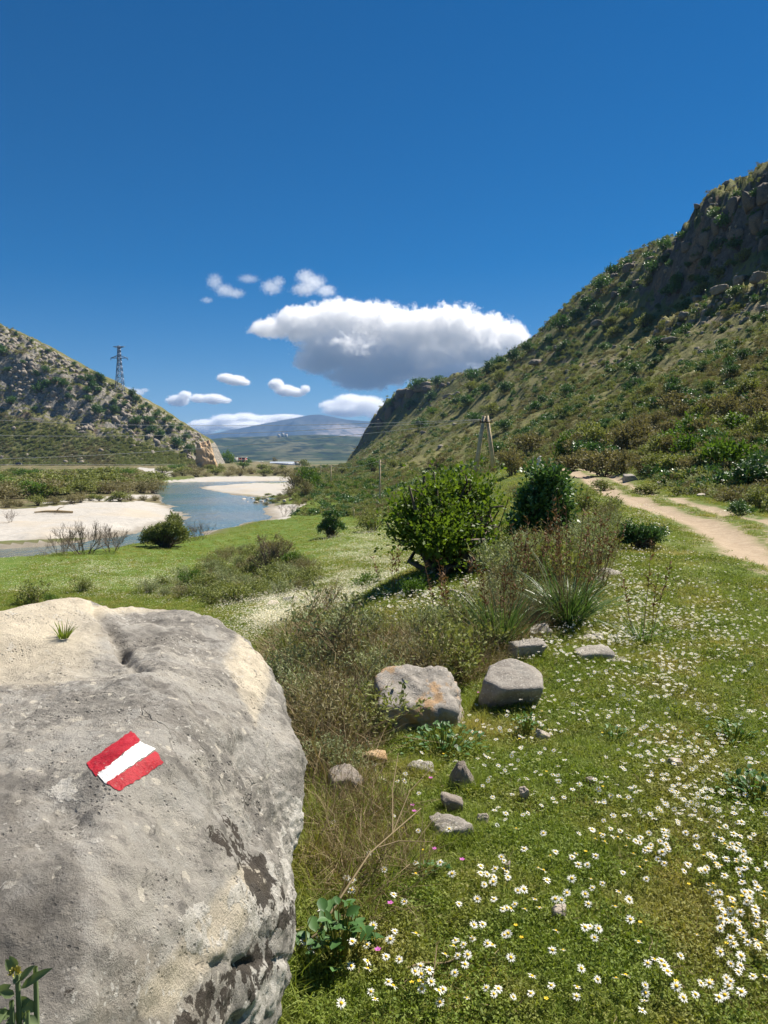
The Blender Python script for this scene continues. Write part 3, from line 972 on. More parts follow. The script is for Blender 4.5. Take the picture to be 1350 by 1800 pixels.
def rock_mat(name, a, b, spots=.6, orange=0.0):
    t = NT(name)
    pos = t.geo()
    c = t.mix(t.ss(t.noise(pos, 9, 6, .7), .32, .68), a, b)
    c = t.mix(t.math('MULTIPLY', t.ss(t.noise(pos, 70, 4, .7), .55, .75), .7), c, tuple(v * .4 for v in a))
    c = t.mix(t.math('MULTIPLY', t.ss(t.voro(pos, 40), .25, .16), spots), c, (.58, .55, .49))
    c = t.mix(t.math('MULTIPLY', t.ss(t.noise(pos, 5, 4, .6), .52, .64), .6 * spots), c, (.47, .44, .39))
    if orange:
        c = t.mix(t.math('MULTIPLY', t.ss(t.noise(pos, 4.2, 5, .65), .52, .60), orange), c, (.52, .33, .17))
    h = t.math('ADD', t.noise(pos, 40, 6, .75), t.math('MULTIPLY', t.noise(pos, 160, 3, .7), .4))
    return t.fin(t.pbr(c, .93, t.bump(h, .02, .8), spec=.1))
M['rock_g'] = rock_mat('grey_rock', (.30, .27, .235), (.42, .385, .335), .7)
M['rock_o'] = rock_mat('orange_grey_rock', (.31, .285, .25), (.44, .40, .35), .7, .8)
M['rock_b'] = rock_mat('brown_grey_rock', (.25, .215, .18), (.35, .30, .25), .35)
M['rock_p'] = rock_mat('pale_stone', (.50, .42, .34), (.62, .55, .46), .2)
M['rock_or'] = rock_mat('ochre_stone', (.48, .32, .17), (.58, .43, .27), .2, .6)
M['rock_cliff'] = rock_mat('cliff_rock', (.17, .155, .135), (.28, .26, .225), .3, .35)
RK = []
def rock(px0, px1, ytop, ybot, mat, label, seed, dz=.35, dy=1.0, name='rock', cat='rock', rz=0.0, base=None, sub=4, rough=.06, taper=0.0, tilt=12):
    cx = (px0 + px1) / 2
    w = Vector(G(cx, base or ybot))
    Wm = (px1 - px0) / F * w.y
    a_, b_ = ray(cx, ytop); a2, b2 = ray(cx, ybot)
    H = max((b_ - b2) * w.y * .92, .25 * Wm * .4)
    D = Wm * dy
    if Wm < .13: dz = min(dz, .15)
    H = H * 1.0 + dz * H
    m = rock_mesh(name, seed, mat, sub, rough=rough, taper=taper)
    o = put(name, m, None, (w.x, w.y + D * .42, w.z + H * .5 - dz * H), rz, (Wm * 1.02, D, H))
    o.rotation_euler = (R(tilt), 0, rz)
    if w.y < 9: RK.append((w.x, w.y + D * .42, Wm * .5, D * .5))
    return tag(o, label, cat)

rock(656, 842, 1180, 1292, M['rock_o'], 'broad grey rock with an orange scar and a dark hollow at its left end', 11, .25, 1.0, rough=.09, sub=5, tilt=24)
rock(842, 977, 1166, 1250, M['rock_g'], 'blocky grey rock with a flat sloping top right of the broad scarred rock', 15, .3, .9, sub=5, rough=.04, tilt=22)
rock(562, 640, 1343, 1412, M['rock_b'], 'rounded brown-grey rock half buried beside the boulder', 17, .35, .8)
rock(785, 842, 1330, 1392, M['rock_b'], 'small upright pointed brown rock in the grass below the broad rock', 24, .2, .8, taper=.75)
rock(632, 682, 1316, 1352, M['rock_or'], 'crumbly orange stone in the shade of the broad rock', 29, .2, .8, rough=.15)
rock(712, 768, 1335, 1366, M['rock_g'], 'low pitted grey rock between the leafy plant and pointed rock', 31, .5, .8, rough=.12)
rock(752, 838, 1432, 1484, M['rock_g'], 'low pitted grey rock with pinkish hollows nearest the dry stalks', 37, .5, .8, rough=.13)
rock(775, 822, 1398, 1432, M['rock_b'], 'brown stone lying just below the small pointed rock', 41, .4, .8)
rock(834, 862, 1430, 1455, M['rock_p'], 'small cream stone beside the low pitted rock', 43, .2, .8)
rock(910, 933, 1383, 1412, M['rock_p'], 'small bright white stone among daisies', 47, .1, .8)
rock(944, 972, 1285, 1306, M['rock_p'], 'small pinkish stone in front of the blocky rock', 53, .2, .8)
rock(1006, 1082, 1130, 1166, M['rock_g'], 'flat grey slab lying among dense daisies', 59, .45, .9, tilt=6)
rock(1062, 1118, 1154, 1172, M['rock_g'], 'thin flat stone touching the right end of the flat grey slab', 61, .45, .9, tilt=6)
rock(1026, 1068, 1116, 1132, M['rock_g'], 'flat stone just behind the flat grey slab', 67, .45, .9, tilt=6)
rock(888, 960, 1112, 1162, M['rock_g'], 'long tilted grey slab leaning at the foot of the strap-leaved clump', 71, .3, .6, rz=.4)
rock(925, 972, 1094, 1130, M['rock_g'], 'knobbly grey rock under the big strap-leaved clump', 73, .3, .8, rough=.12)
rock(1176, 1206, 1334, 1354, M['rock_p'], 'small pale flat stone alone in the flowery grass', 79, .3, .8)
rock(968, 1000, 1594, 1622, M['rock_p'], 'pale pink stone in the grass near the bottom of the picture', 83, .2, .8)
rock(1032, 1050, 1366, 1384, M['rock_b'], 'small brown pebble in the flowery grass', 89, .2, .9)
rock(884, 898, 1512, 1540, M['rock_p'], 'narrow pale stone beside a pink flower', 97, .2, .7)
rock(494, 524, 1042, 1060, M['rock_g'], 'grey rock at the edge of the white daisy band behind the boulder', 101, .4, .8)
rock(466, 492, 1056, 1066, M['rock_p'], 'pale flat stone beside the daisy band behind the boulder', 103, .4, .8)
rock(738, 768, 1078, 1098, M['rock_b'], 'brownish rock in the daisies below the green bush', 107, .4, .8)
rock(790, 806, 1034, 1046, M['rock_b'], 'dark rock in the daisies in front of the green bush', 109, .3, .8)
rock(1046, 1110, 1000, 1016, M['rock_g'], 'flat grey rock at the head of the daisy carpet by the low bush', 113, .5, .8)
rock(1040, 1075, 1010, 1028, M['rock_g'], 'small grey rock beside the tall reddish stalks', 127, .5, .8)
rock(1096, 1124, 830, 846, M['rock_g'], 'flat grey slab across the track at the foot of the hill', 131, .3, .8)
rock(1155, 1180, 842, 854, M['rock_g'], 'pale grey slab above the bend of the track', 137, .3, .8)
rock(1226, 1246, 866, 874, M['rock_p'], 'small white stone on the grass bank right of the track', 139, .3, .8)
rock(1026, 1060, 1105, 1122, M['rock_p'], 'pale stone half hidden among the densest daisies', 149, .6, .8)
rng2 = np.random.default_rng(99)
RIVSTONES = [(418, 886), (428, 882), (436, 887), (444, 880), (452, 886), (461, 884), (470, 880), (500, 882), (512, 880), (520, 884), (538, 878)]
g_stones = []
for k, (a_, b_) in enumerate(RIVSTONES):
    w = G(a_, b_)
    o = put('boulder_stone', rock_mesh('boulder_stone', 200 + k, M['rock_p'], 2), None, (w.x, w.y, w.z + .12), rng2.uniform(0, 6), float(rng2.uniform(.5, 1.3)))
    tag(o, 'pale block of stone on the river bank below the crop rows', 'rock', 'pale blocks along the river bank')

# ------------------------------------------------------------------ plants
def shrub(seed, W, H, twigs, per, lL, lW, tw, up=.5, lobes=7, flat=.6, spread=.35, lobe_list=None, hollow=.45):
    """leaf mesh (leaves set along twigs growing out of uneven lobes) and the twig mesh below it"""
    rg = np.random.default_rng(seed)
    if lobe_list is None:
        L = []
        for k in range(lobes):
            a = rg.uniform(0, 6.283); r = math.sqrt(rg.uniform(0, 1)) * W * .5 * .62
            z = H * rg.uniform(.14, .66) * (1 - .45 * (r / (W * .5)) ** 2)
            L.append((r * math.cos(a), r * math.sin(a), z, W * rg.uniform(.17, .30), H * rg.uniform(.2, .33)))
    else:
        L = lobe_list
    L = np.array(L)
    wts = L[:, 3] ** 2; wts /= wts.sum()
    li_ = rg.choice(len(L), twigs, p=wts)
    dv = rg.normal(size=(twigs, 3)); dv /= np.linalg.norm(dv, axis=1)[:, None]
    dv[:, 2] = np.where(dv[:, 2] < -.35, -dv[:, 2], dv[:, 2])
    rad = rg.uniform(hollow, 1.0, twigs) ** .6
    C_ = L[li_]
    org = C_[:, :3] + dv * np.stack([C_[:, 3], C_[:, 3], C_[:, 4]], 1) * rad[:, None]
    org[:, 2] = np.maximum(org[:, 2], .02 * H)
    d = dv * .8 + np.array([0, 0, up]) + rg.normal(size=(twigs, 3)) * spread
    d /= np.linalg.norm(d, axis=1)[:, None]
    tl = tw * rg.uniform(.5, 1.3, twigs)
    s = (np.arange(per) + .5) / per
    pos = org[:, None] + d[:, None] * (tl[:, None, None] * s[None, :, None])
    ld = d[:, None] * .75 + rg.normal(size=(twigs, per, 3)) * .65
    ls = lL * rg.uniform(.6, 1.25, (twigs, per))
    V, Q = leaves(pos.reshape(-1, 3), ld.reshape(-1, 3), ls.ravel(), ls.ravel() * (lW / lL), rg=rg, fold=.12)
    tint = np.clip(rg.uniform(0, 1, (twigs, 1)) * .6 + rg.uniform(0, 1, (twigs, per)) * .5, 0, 1).ravel()
    tint = np.repeat(tint, 4)
    # stems from the base to some of the twigs
    ns = min(twigs, max(14, twigs // 9))
    pick = rg.choice(twigs, ns, replace=False)
    end = org[pick] + d[pick] * tl[pick][:, None] * .8
    b0 = np.stack([rg.normal(size=ns) * W * .05, rg.normal(size=ns) * W * .05, np.zeros(ns) - .02 * H], 1)
    k = np.linspace(0, 1, 5)[None, :, None]
    mid = b0[:, None] * (1 - k) + end[:, None] * k
    mid[:, :, 2] = b0[:, None, 2] * (1 - k[..., 0]) + end[:, None, 2] * k[..., 0] ** .8
    mid[:, 1:4] += rg.normal(size=(ns, 3, 3)) * W * .03
    r0 = .012 * W * rg.uniform(.5, 1.2, ns)
    rads = r0[:, None] * np.linspace(1, .25, 5)[None]
    sv, sf = tubes(mid, rads, 4, False)
    return (V, Q, tint), (sv, sf)

def shrub_meshes(name, leafmat, stemmat, *a, **k):
    (V, Q, t_), (sv, sf) = shrub(*a, **k)
    return mkmesh(name, V, Q, leafmat, {'tint': t_}), mkmesh('stems', sv, sf, stemmat, {'tint': np.full(len(sv), .5)})

def plant(name, meshes, loc, rz=0.0, scale=1.0, label=None, cat='shrub', group=None, parts=('foliage', 'stems')):
    e = empty(name, loc, rz, scale)
    tag(e, label, cat, group)
    for pn_, me in zip(parts, meshes):
        put(pn_, me, e)
    return e

def lobes_px(base, Y, lst, depth=.9):
    """crown lobes given as photo pixels round a base point"""
    out = []
    for (a_, b_, r) in lst:
        p = P(a_, b_, Y)
        rm = r / F * Y
        out.append((p.x - base.x, float(rng.uniform(-.5, .5)) * depth, p.z - base.z - rm * .25, rm * .68, rm * .56))
    return out

# the bright green bush below the A-frame pole and its darker neighbours
b0 = G(800, 1000)
lb = lobes_px(b0, b0.y, [(745, 918, 36), (792, 892, 32), (830, 895, 26), (725, 935, 24), (785, 935, 42), (838, 930, 24), (760, 955, 34), (712, 925, 14),
                         (822, 872, 14), (768, 885, 18), (805, 965, 28), (704, 915, 9), (738, 898, 12), (850, 905, 11), (846, 870, 9), (790, 868, 11), (732, 952, 18), (830, 960, 20), (858, 880, 6), (758, 868, 7)], 1.3)
plant('green_bush', shrub_meshes('foliage', M['leaf_bush'], M['bark'], 301, 3.6, 3.4, 1900, 10, .064, .038, .42, .6, lobe_list=lb, spread=.5, hollow=.3), b0, 0, 1.0,
      'large bright green spreading bush below the leaning A-frame pole', 'bush', parts=('foliage', 'branches'))
b1 = G(952, 962)
lb = lobes_px(b1, b1.y, [(950, 880, 36), (935, 915, 34), (975, 900, 28), (955, 850, 22), (930, 885, 24), (965, 935, 30), (985, 870, 16), (920, 940, 20), (945, 838, 10)], .8)
plant('dark_bush', shrub_meshes('foliage', M['leaf_dark'], M['bark'], 303, 2.0, 2.2, 1500, 8, .075, .05, .28, .5, lobe_list=lb), b1, 0, 1.0,
      'dark glossy green bush just right of the bright green bush', 'bush', parts=('foliage', 'branches'))
b2 = G(582, 944)
lb = lobes_px(b2, b2.y, [(580, 918, 17), (570, 928, 14), (595, 925, 13), (588, 902, 10), (575, 905, 8), (598, 908, 6)], 1.0)
plant('dark_bush', shrub_meshes('foliage', M['leaf_dark'], M['bark'], 305, 2.6, 2.4, 900, 7, .12, .08, .35, .4, lobe_list=lb), b2, 0, 1.0,
      'small rounded dark bush alone in the meadow left of the bright bush', 'bush', parts=('foliage', 'branches'))
b3 = G(292, 962)
lb = lobes_px(b3, b3.y, [(290, 932, 24), (270, 938, 20), (312, 925, 20), (300, 915, 14), (325, 938, 14), (262, 950, 14), (318, 950, 14), (285, 950, 18)], 2.2)
plant('riverside_bush', shrub_meshes('foliage', M['leaf_olive'], M['bark'], 307, 4.2, 3.0, 1700, 7, .16, .08, .5, .5, lobe_list=lb), b3, 0, 1.0,
      'dense olive bush on the meadow edge in front of the river bend', 'bush', parts=('foliage', 'branches'))
b4 = G(1132, 966)
lb = lobes_px(b4, b4.y, [(1150, 948, 16), (1120, 945, 18), (1100, 950, 12), (1138, 940, 14), (1165, 940, 8), (1108, 935, 10)], .4)
plant('low_bush', shrub_meshes('foliage', M['leaf_dark'], M['bark'], 309, 1.2, .6, 700, 7, .05, .022, .16, .5, lobe_list=lb), b4, 0, 1.0,
      'low dark green bush at the head of the daisy carpet beside the track', 'bush', parts=('foliage', 'branches'))
b5 = G(478, 1005)
lb = lobes_px(b5, b5.y, [(470, 965, 26), (500, 960, 24), (450, 985, 22), (485, 985, 28), (515, 985, 18), (462, 950, 12), (490, 945, 10)], 1.2)
plant('mixed_shrub', shrub_meshes('foliage', M['leaf_brown'], M['twig'], 311, 2.6, 1.4, 1300, 6, .07, .035, .26, .7, lobe_list=lb), b5, 0, 1.0,
      'brown twiggy shrub with some green in the meadow behind the boulder', 'shrub', parts=('foliage', 'branches'))
plant('mixed_shrub', shrub_meshes('foliage', M['leaf_fresh'], M['twig'], 313, 1.6, 1.0, 700, 6, .07, .04, .2, .7), G(512, 1002), 0, 1.0,
      'fresh green low shrub growing into the brown twiggy shrub', 'shrub', parts=('foliage', 'branches'))

# shared low shrubs, several habits
LOW = {}
def low(key, n, mat, stem, **k):
    LOW[key] = [shrub_meshes(key, mat, stem, 400 + 10 * len(LOW) + j, 1.0, k.get('H', .7), k.get('twigs', 170), k.get('per', 6), k.get('l', .055), k.get('w', .022), k.get('tw', .24), k.get('up', .8),
                              lobes=k.get('lobes', 8), spread=k.get('spread', .4), hollow=k.get('hollow', .2)) for j in range(n)]
low('sage_shrub', 4, M['leaf_sage'], M['dry'], twigs=260, per=8, l=.060, w=.020, tw=.26, up=1.0)
low('olive_shrub', 3, M['leaf_olive'], M['twig'], twigs=210, per=7, l=.065, w=.034)
low('dry_shrub', 3, M['leaf_brown'], M['dry'], twigs=230, per=6, l=.060, w=.016, tw=.32, up=1.3)
low('green_shrub', 3, M['leaf_fresh'], M['twig'], twigs=200, per=7, l=.070, w=.036)
low('dark_shrub', 3, M['leaf_dark'], M['bark'], twigs=200, per=7, l=.070, w=.045, H=.85, up=.5)

def place(kind, px, py, width_px, label, group=None, cat='shrub', hs=1.0, name=None, ymax=800.0, w=None, wid=None):
    w = w or G(px, py, ymax)
    s = wid or width_px / F * w.y
    me = LOW[kind][int(rng.integers(len(LOW[kind])))]
    return plant(name or kind, me, (w.x, w.y, w.z - .03 * s), float(rng.uniform(0, 6.28)), (s, s, s * hs), label, cat, group)

# scrub bank behind the rocks
SCRUB = [(480, 1135), (560, 1110), (690, 1145), (800, 1125), (865, 1060), (930, 975), (1010, 935), (1085, 945), (1060, 1010), (1000, 1080), (890, 1150), (835, 1185), (665, 1235), (640, 1320), (590, 1395), (560, 1390), (545, 1310), (500, 1200)]
def fill(poly, n, mind, rg):
    a = np.array(poly); out = []
    tries = 0
    while len(out) < n and tries < n * 60:
        tries += 1
        x_, y_ = rg.uniform(a[:, 0].min(), a[:, 0].max()), rg.uniform(a[:, 1].min(), a[:, 1].max())
        if poly_sd(np.array([x_]), np.array([y_]), a)[0] > 0: continue
        md = mind * max(.12, (y_ - 805) / 450)
        if all((x_ - q[0]) ** 2 + ((y_ - q[1]) * 1.6) ** 2 > md * md for q in out): out.append((x_, y_))
    return out
rs = np.random.default_rng(12)
for (a_, b_) in fill(SCRUB, 120, 52, rs):
    k = rs.choice(['sage_shrub', 'sage_shrub', 'sage_shrub', 'dry_shrub', 'olive_shrub', 'olive_shrub'])
    zone = ('close against the right side of the boulder' if a_ < 600 and b_ > 1200 else 'just behind the broad scarred rock' if b_ > 1180 else 'around the crooked woody shrub' if a_ < 660 and b_ > 1090 else
            'between the crooked woody shrub and the big strap-leaved clump' if b_ > 1060 else 'in the bank below the bright green bush' if a_ < 880 else 'in the bank below the dark glossy bush')
    desc = {'sage_shrub': 'grey-green sage bush ', 'dry_shrub': 'straw-coloured twiggy herb bush ', 'olive_shrub': 'olive green leafy bush ', 'green_shrub': 'fresh green leafy bush '}[k] + zone
    Yd = G(a_, b_).y
    sc_ = rs.uniform(.34, .58) * (1.0 if b_ > 1050 else 1.3)
    place(k, a_, b_, 0, desc, {'sage_shrub': 'sage bushes ', 'dry_shrub': 'twiggy herb bushes ', 'olive_shrub': 'olive bushes ', 'green_shrub': 'green bushes '}[k] + zone, hs=rs.uniform(.75, 1.15), wid=sc_)
# low shrubs in the meadow between boulder and green bush
MEAD = [(380, 985), (440, 960), (540, 985), (560, 1030), (480, 1055), (400, 1070), (330, 1060), (250, 1040), (340, 1010)]
for (a_, b_) in fill(MEAD, 95, 36, rs):
    k = rs.choice(['sage_shrub', 'olive_shrub', 'olive_shrub', 'dry_shrub'])
    desc = {'sage_shrub': 'pale sage bush in the meadow just behind the boulder', 'dry_shrub': 'straw-coloured bush in the meadow just behind the boulder', 'olive_shrub': 'low olive bush in the meadow just behind the boulder'}[k]
    place(k, a_, b_, 0, desc, desc.split(' in the')[0] + 'es behind the boulder', hs=.8, wid=rs.uniform(.8, 1.5))
for (a_, b_, wpx, k, l_) in [(60, 1062, 60, 'olive_shrub', 'small olive bush at the left edge just above the boulder'), (145, 1040, 40, 'olive_shrub', 'low green tuft bush directly above the peak of the boulder'),
                             (90, 1062, 26, 'green_shrub', 'tiny fresh green bush beside the small olive bush'), (345, 1035, 50, 'green_shrub', 'fresh green low bush above the right shoulder of the boulder'),
                             (575, 1075, 70, 'dry_shrub', 'dry twiggy bush beside the white daisy band'), (655, 935, 60, 'olive_shrub', 'low olive bush on pale ground in front of the nearest pole'),
                             (700, 925, 50, 'green_shrub', 'green bush at the left edge of the bright bush'), (640, 925, 40, 'dry_shrub', 'dry bush on pale ground left of the nearest pole'),
                             (880, 1010, 80, 'sage_shrub', 'pale sage bush between the bright bush and the dark glossy bush'), (870, 960, 60, 'olive_shrub', 'olive bush filling the gap between the two largest bushes'),
                             (1030, 900, 60, 'olive_shrub', 'olive bush right of the dark glossy bush'), (1060, 930, 60, 'dry_shrub', 'dry brown bush above the daisy carpet by the track'),
                             (1000, 875, 40, 'green_shrub', 'green bush above the dark glossy bush'), (720, 1055, 60, 'green_shrub', 'green bush in the shadow of the bright bush'), (640, 1040, 50, 'green_shrub', 'green bush at the tip of the bright bush shadow'),
                             (1075, 905, 50, 'olive_shrub', 'olive bush where the track bends out of sight'), (905, 880, 40, 'dry_shrub', 'dry bush beside the right foot of the A-frame pole')]:
    place(k, a_, b_, wpx, l_)

# woody shrub with a bare yellowish stem
def branching(seed, L0, r0, levels, split, ang, up=.3, root=((0, 0, 0), (0, 0, 1)), segs=4, shrink=.72, rs=.58):
    rg = np.random.default_rng(seed)
    out = []
    def rec(p, d, L, r, lv):
        pts = [p]; q = p; dd_ = d
        for k in range(segs):
            dd_ = dd_ + rg.normal(size=3) * .16 + np.array([0, 0, up * .12]); dd_ /= np.linalg.norm(dd_)
            q = q + dd_ * L / segs
            pts.append(q)
        out.append((np.array(pts), np.linspace(r, r * .55, segs + 1)))
        if lv <= 0: return
        for k in range(split):
            t_ = rg.integers(1, segs + 1) if k else segs
            nd = dd_ + rg.normal(size=3) * ang + np.array([0, 0, up]); nd /= np.linalg.norm(nd)
            rec(pts[t_], nd, L * shrink * rg.uniform(.7, 1.15), r * rs, lv - 1)
    d0 = np.array(root[1], float); rec(np.array(root[0], float), d0 / np.linalg.norm(d0), L0, r0, levels)
    return out
def tube_mesh(name, chains, mat, sides=4):
    V, Fs = tubes(np.stack([c[0] for c in chains]), np.stack([c[1] for c in chains]), sides, False)
    return mkmesh(name, V, Fs, mat, {'tint': np.full(len(V), .5)})
w = G(612, 1195)
e = empty('woody_shrub', (w.x, w.y, w.z), 0)
tag(e, 'half-dead woody shrub with a crooked yellowish stem behind the boulder', 'shrub')
s1 = w.y / F
top = (P(580, 1125, w.y) - w)
tr = np.array([(0, 0, -.02), tuple(Vector((P(610, 1165, w.y) - w))), tuple(Vector((P(597, 1140, w.y) - w))), tuple(top)])
put('stem', tube_mesh('stem', [(tr, np.array([.017, .016, .014, .012]))], M['wood_tan'], 7), e)
ch_ = []
for k in range(9):
    a_ = random.uniform(0, 6.28)
    ch_ += branching(500 + k, random.uniform(.16, .26), .006, 3, 3, .6, .22, (tuple(top), (math.cos(a_) * .8, math.sin(a_) * .8, .55)))
put('branches', tube_mesh('branches', ch_, M['dry'], 3), e)
ends = np.array([c[0][-1] for c in ch_ if len(c[0])]); pk = rng.choice(len(ends), min(420, len(ends)), replace=False)
lv, lq = leaves(ends[pk], rng.normal(size=(len(pk), 3)) + np.array([0, 0, .6]), rng.uniform(.03, .06, len(pk)), .018)
put('leaves', mkmesh('leaves', lv, lq, M['leaf_sage'], {'tint': np.repeat(rng.uniform(0, .7, len(pk)), 4)}), e)

# bare grey bushes by the river
def bare_bush(px, py, hpx, label, seed, n=16, mat='twig'):
    w = G(px, py); H = hpx / F * w.y
    e = empty('bare_bush', (w.x, w.y, w.z))
    tag(e, label, 'bush')
    ch = []
    for k in range(n):
        a = random.uniform(0, 6.28); sp = random.uniform(.2, 1.0)
        ch += branching(seed + k, H * .42, .009 * H, 4, 3, .42, .25, ((math.cos(a) * .25 * H * random.random(), math.sin(a) * .2 * H, -.05), (math.cos(a) * sp, math.sin(a) * sp, .8)), 3, .70, .74)
    put('branches', tube_mesh('branches', ch, M[mat], 3), e)
    m = [c for c in ch if c[1][0] > .0088 * H]
    put('stems', tube_mesh('stems', [(c[0], c[1] * 1.12) for c in m], M['bark'], 4), e)
    return e
bare_bush(150, 974, 62, 'leafless grey-brown bush spreading in front of the wide gravel bar', 600, 14)
bare_bush(108, 974, 44, 'smaller leafless bush at the left end of the bare thicket', 640, 9)
bare_bush(200, 970, 52, 'leafless bush at the right end of the bare thicket', 670, 10)
bare_bush(18, 918, 22, 'dry bleached bush lying alone on the wide gravel bar', 690, 8)
bare_bush(500, 908, 26, 'small dark leafless bush at the tip of the lower gravel bar', 700, 7)
bare_bush(348, 948, 36, 'brown leafless bush right of the dense olive bush', 710, 9)

# strap-leaved clumps with old flower stalks
def strap_clump(px, py, leaf_px, n, stalks, stalk_px, label, seed, spread=.9, stiff=.55, yl=0.0):
    rg = np.random.default_rng(seed)
    w = G(px, py); L = leaf_px / F * w.y
    e = empty('asphodel_clump', (w.x, w.y, w.z))
    tag(e, label, 'plant')
    a = rg.uniform(0, 6.283, n); tilt = rg.uniform(.1, 1, n) ** .8 * spread
    d = np.stack([np.cos(a) * np.sin(tilt), np.sin(a) * np.sin(tilt), np.cos(tilt)], 1)
    base = np.stack([np.cos(a), np.sin(a), np.zeros(n)], 1) * rg.uniform(0, .22, n)[:, None] * L
    V, Q, per = blades(base, d, L * rg.uniform(.6, 1.25, n), (.017 * L * rg.uniform(.6, 1.2, n) + .004), rg.uniform(.4, 2.4, n) * stiff, 6, rg)
    put('strap_leaves', mkmesh('strap_leaves', V, Q, M['leaf_strap'], {'tint': np.repeat(np.clip(rg.uniform(0, .8, n) + yl, 0, 1), per)}), e)
    if stalks:
        S = stalk_px / F * w.y
        chs = []; cp, cd = [], []
        for k in range(stalks):
            a_ = rg.uniform(0, 6.28); r = rg.uniform(0, .25) * L
            tl_ = rg.uniform(.02, .36); h = S * rg.uniform(.7, 1.1)
            d_ = np.array([math.cos(a_) * tl_, math.sin(a_) * tl_, 1.0])
            p0 = np.array([math.cos(a_) * r, math.sin(a_) * r, 0])
            kk = np.linspace(0, 1, 6)[:, None]
            pts_ = p0 + d_ * h * kk + rg.normal(size=(6, 3)) * .008 * kk
            chs.append((pts_, np.linspace(.0032, .0018, 6)))
            for q in range(16):
                f = rg.uniform(.5, 1.0)
                cp.append(p0 + d_ * h * f); a2_ = rg.uniform(0, 6.28)
                cd.append([math.cos(a2_) * .8, math.sin(a2_) * .8, .6])
        put('flower_stalks', tube_mesh('flower_stalks', chs, M['stalk_red'], 4), e)
        cp = np.array(cp); cd = np.array(cd)
        V, Q = leaves(cp, cd, rg.uniform(.03, .06, len(cp)), .016, rg=rg)
        V2, Q2 = leaves(cp, cd, rg.uniform(.03, .055, len(cp)), .014, rg=rg)
        tag(put('seed_heads', mkmesh('seed_heads', np.concatenate([V, V2]), np.concatenate([Q, Q2 + len(V)]), M['stalk_red'], {'tint': np.repeat(rg.uniform(0, 1, len(cp) * 2), 4)}), e), kind='stuff')
    return e
strap_clump(1000, 1100, 125, 260, 16, 215, 'big clump of dark green strap leaves with tall reddish stalks above the tilted slab', 801)
strap_clump(880, 1140, 110, 170, 8, 170, 'upright strap-leaved clump in the scrub left of the big clump', 803, .6, .35)
strap_clump(1128, 1128, 85, 34, 4, 165, 'small isolated strap-leaved clump with dry stalks in the daisy carpet', 805, 1.15, .35, .25)
strap_clump(790, 1128, 80, 80, 6, 150, 'strap-leaved clump in the scrub behind the broad scarred rock', 807, .8, .5)
strap_clump(690, 1050, 45, 40, 4, 90, 'strap-leaved clump at the edge of the bright bush shadow', 809, .9, .5)
strap_clump(930, 1060, 90, 30, 16, 150, 'thicket of reddish stalks with a few strap leaves left of the big clump', 811, .8, .4)
strap_clump(1050, 1040, 60, 20, 10, 130, 'thin reddish stalks right of the big strap-leaved clump', 813, .8, .4)

# broad-leaved plants
def oval(n_, pos, d, L, W, rg, nv=(0, 0, 1.0)):
    """rounded leaves of six faces with a fold along the midrib"""
    d = d / np.linalg.norm(d, axis=1)[:, None]
    s = np.cross(d, np.array(nv) + rg.normal(size=(n_, 3)) * .15); s /= np.linalg.norm(s, axis=1)[:, None]
    nr = np.cross(s, d)
    prof = [(0, 0), (.25, .42), (.55, .5), (.82, .30), (1, 0)]
    V = []
    for (a, b) in prof:
        mid = pos + d * (L * a)[:, None] - nr * (L * .16 * a * a)[:, None]
        V += [mid - s * (W * b)[:, None] + nr * (W * b * .35)[:, None], mid, mid + s * (W * b)[:, None] + nr * (W * b * .35)[:, None]]
    V = np.stack(V, 1)
    base = np.arange(n_)[:, None, None] * 15
    q = []
    for k in range(4):
        q += [[k * 3, k * 3 + 1, k * 3 + 4, k * 3 + 3], [k * 3 + 1, k * 3 + 2, k * 3 + 5, k * 3 + 4]]
    return V.reshape(-1, 3), (base + np.array(q)[None]).reshape(-1, 4)
def leafy(name, px, py, wpx, hpx, n, leaf, mat, label, seed, upr=.6, Y=None, stems=True, cat='plant', lo=.2):
    rg = np.random.default_rng(seed)
    w = G(px, py) if Y is None else P(px, py, Y)
    W_, H_ = wpx / F * w.y, hpx / F * w.y
    e = empty(name, (w.x, w.y, w.z)); tag(e, label, cat)
    pos = np.stack([rg.normal(size=n) * W_ * .24, rg.normal(size=n) * W_ * .24, np.zeros(n)], 1)
    pos[:, 2] = H_ * rg.uniform(lo, 1, n) * np.exp(-(np.hypot(pos[:, 0], pos[:, 1]) / (W_ * .55)) ** 2)
    d = np.stack([pos[:, 0] / W_ * 2 + rg.normal(size=n) * .5, pos[:, 1] / W_ * 2 + rg.normal(size=n) * .5, np.full(n, upr) + rg.normal(size=n) * .2], 1)
    L_ = leaf * rg.uniform(.6, 1.2, n)
    V, Q = oval(n, pos, d, L_, L_ * .62, rg)
    k = np.linspace(0, 1, 4)[None, :, None]
    b0_ = np.stack([pos[:, 0] * .25, pos[:, 1] * .25, np.full(n, -.02)], 1)
    st_ = b0_[:, None] * (1 - k) + pos[:, None] * k
    sv, sf = tubes(st_, np.full((n, 4), .0022), 3, False)
    if leaf > .03 and n < 120:
        for i in range(n):
            put('leaf', mkmesh('leaf', V[i * 15:(i + 1) * 15], Q[:8], mat, {'tint': np.full(15, rg.uniform(0, 1))}, True), e)
    else:
        put('leaves', mkmesh('leaves', V, Q, mat, {'tint': np.repeat(rg.uniform(0, 1, n), 15)}, True), e)
    put('stems', mkmesh('stems', sv, sf, M['herb'], {'tint': np.full(len(sv), .6)}), e)
    return e
leafy('leafy_plant', 598, 1690, 110, 120, 60, .055, M['leaf_broad'], 'broad-leaved green plant growing against the foot of the boulder', 901, .5)
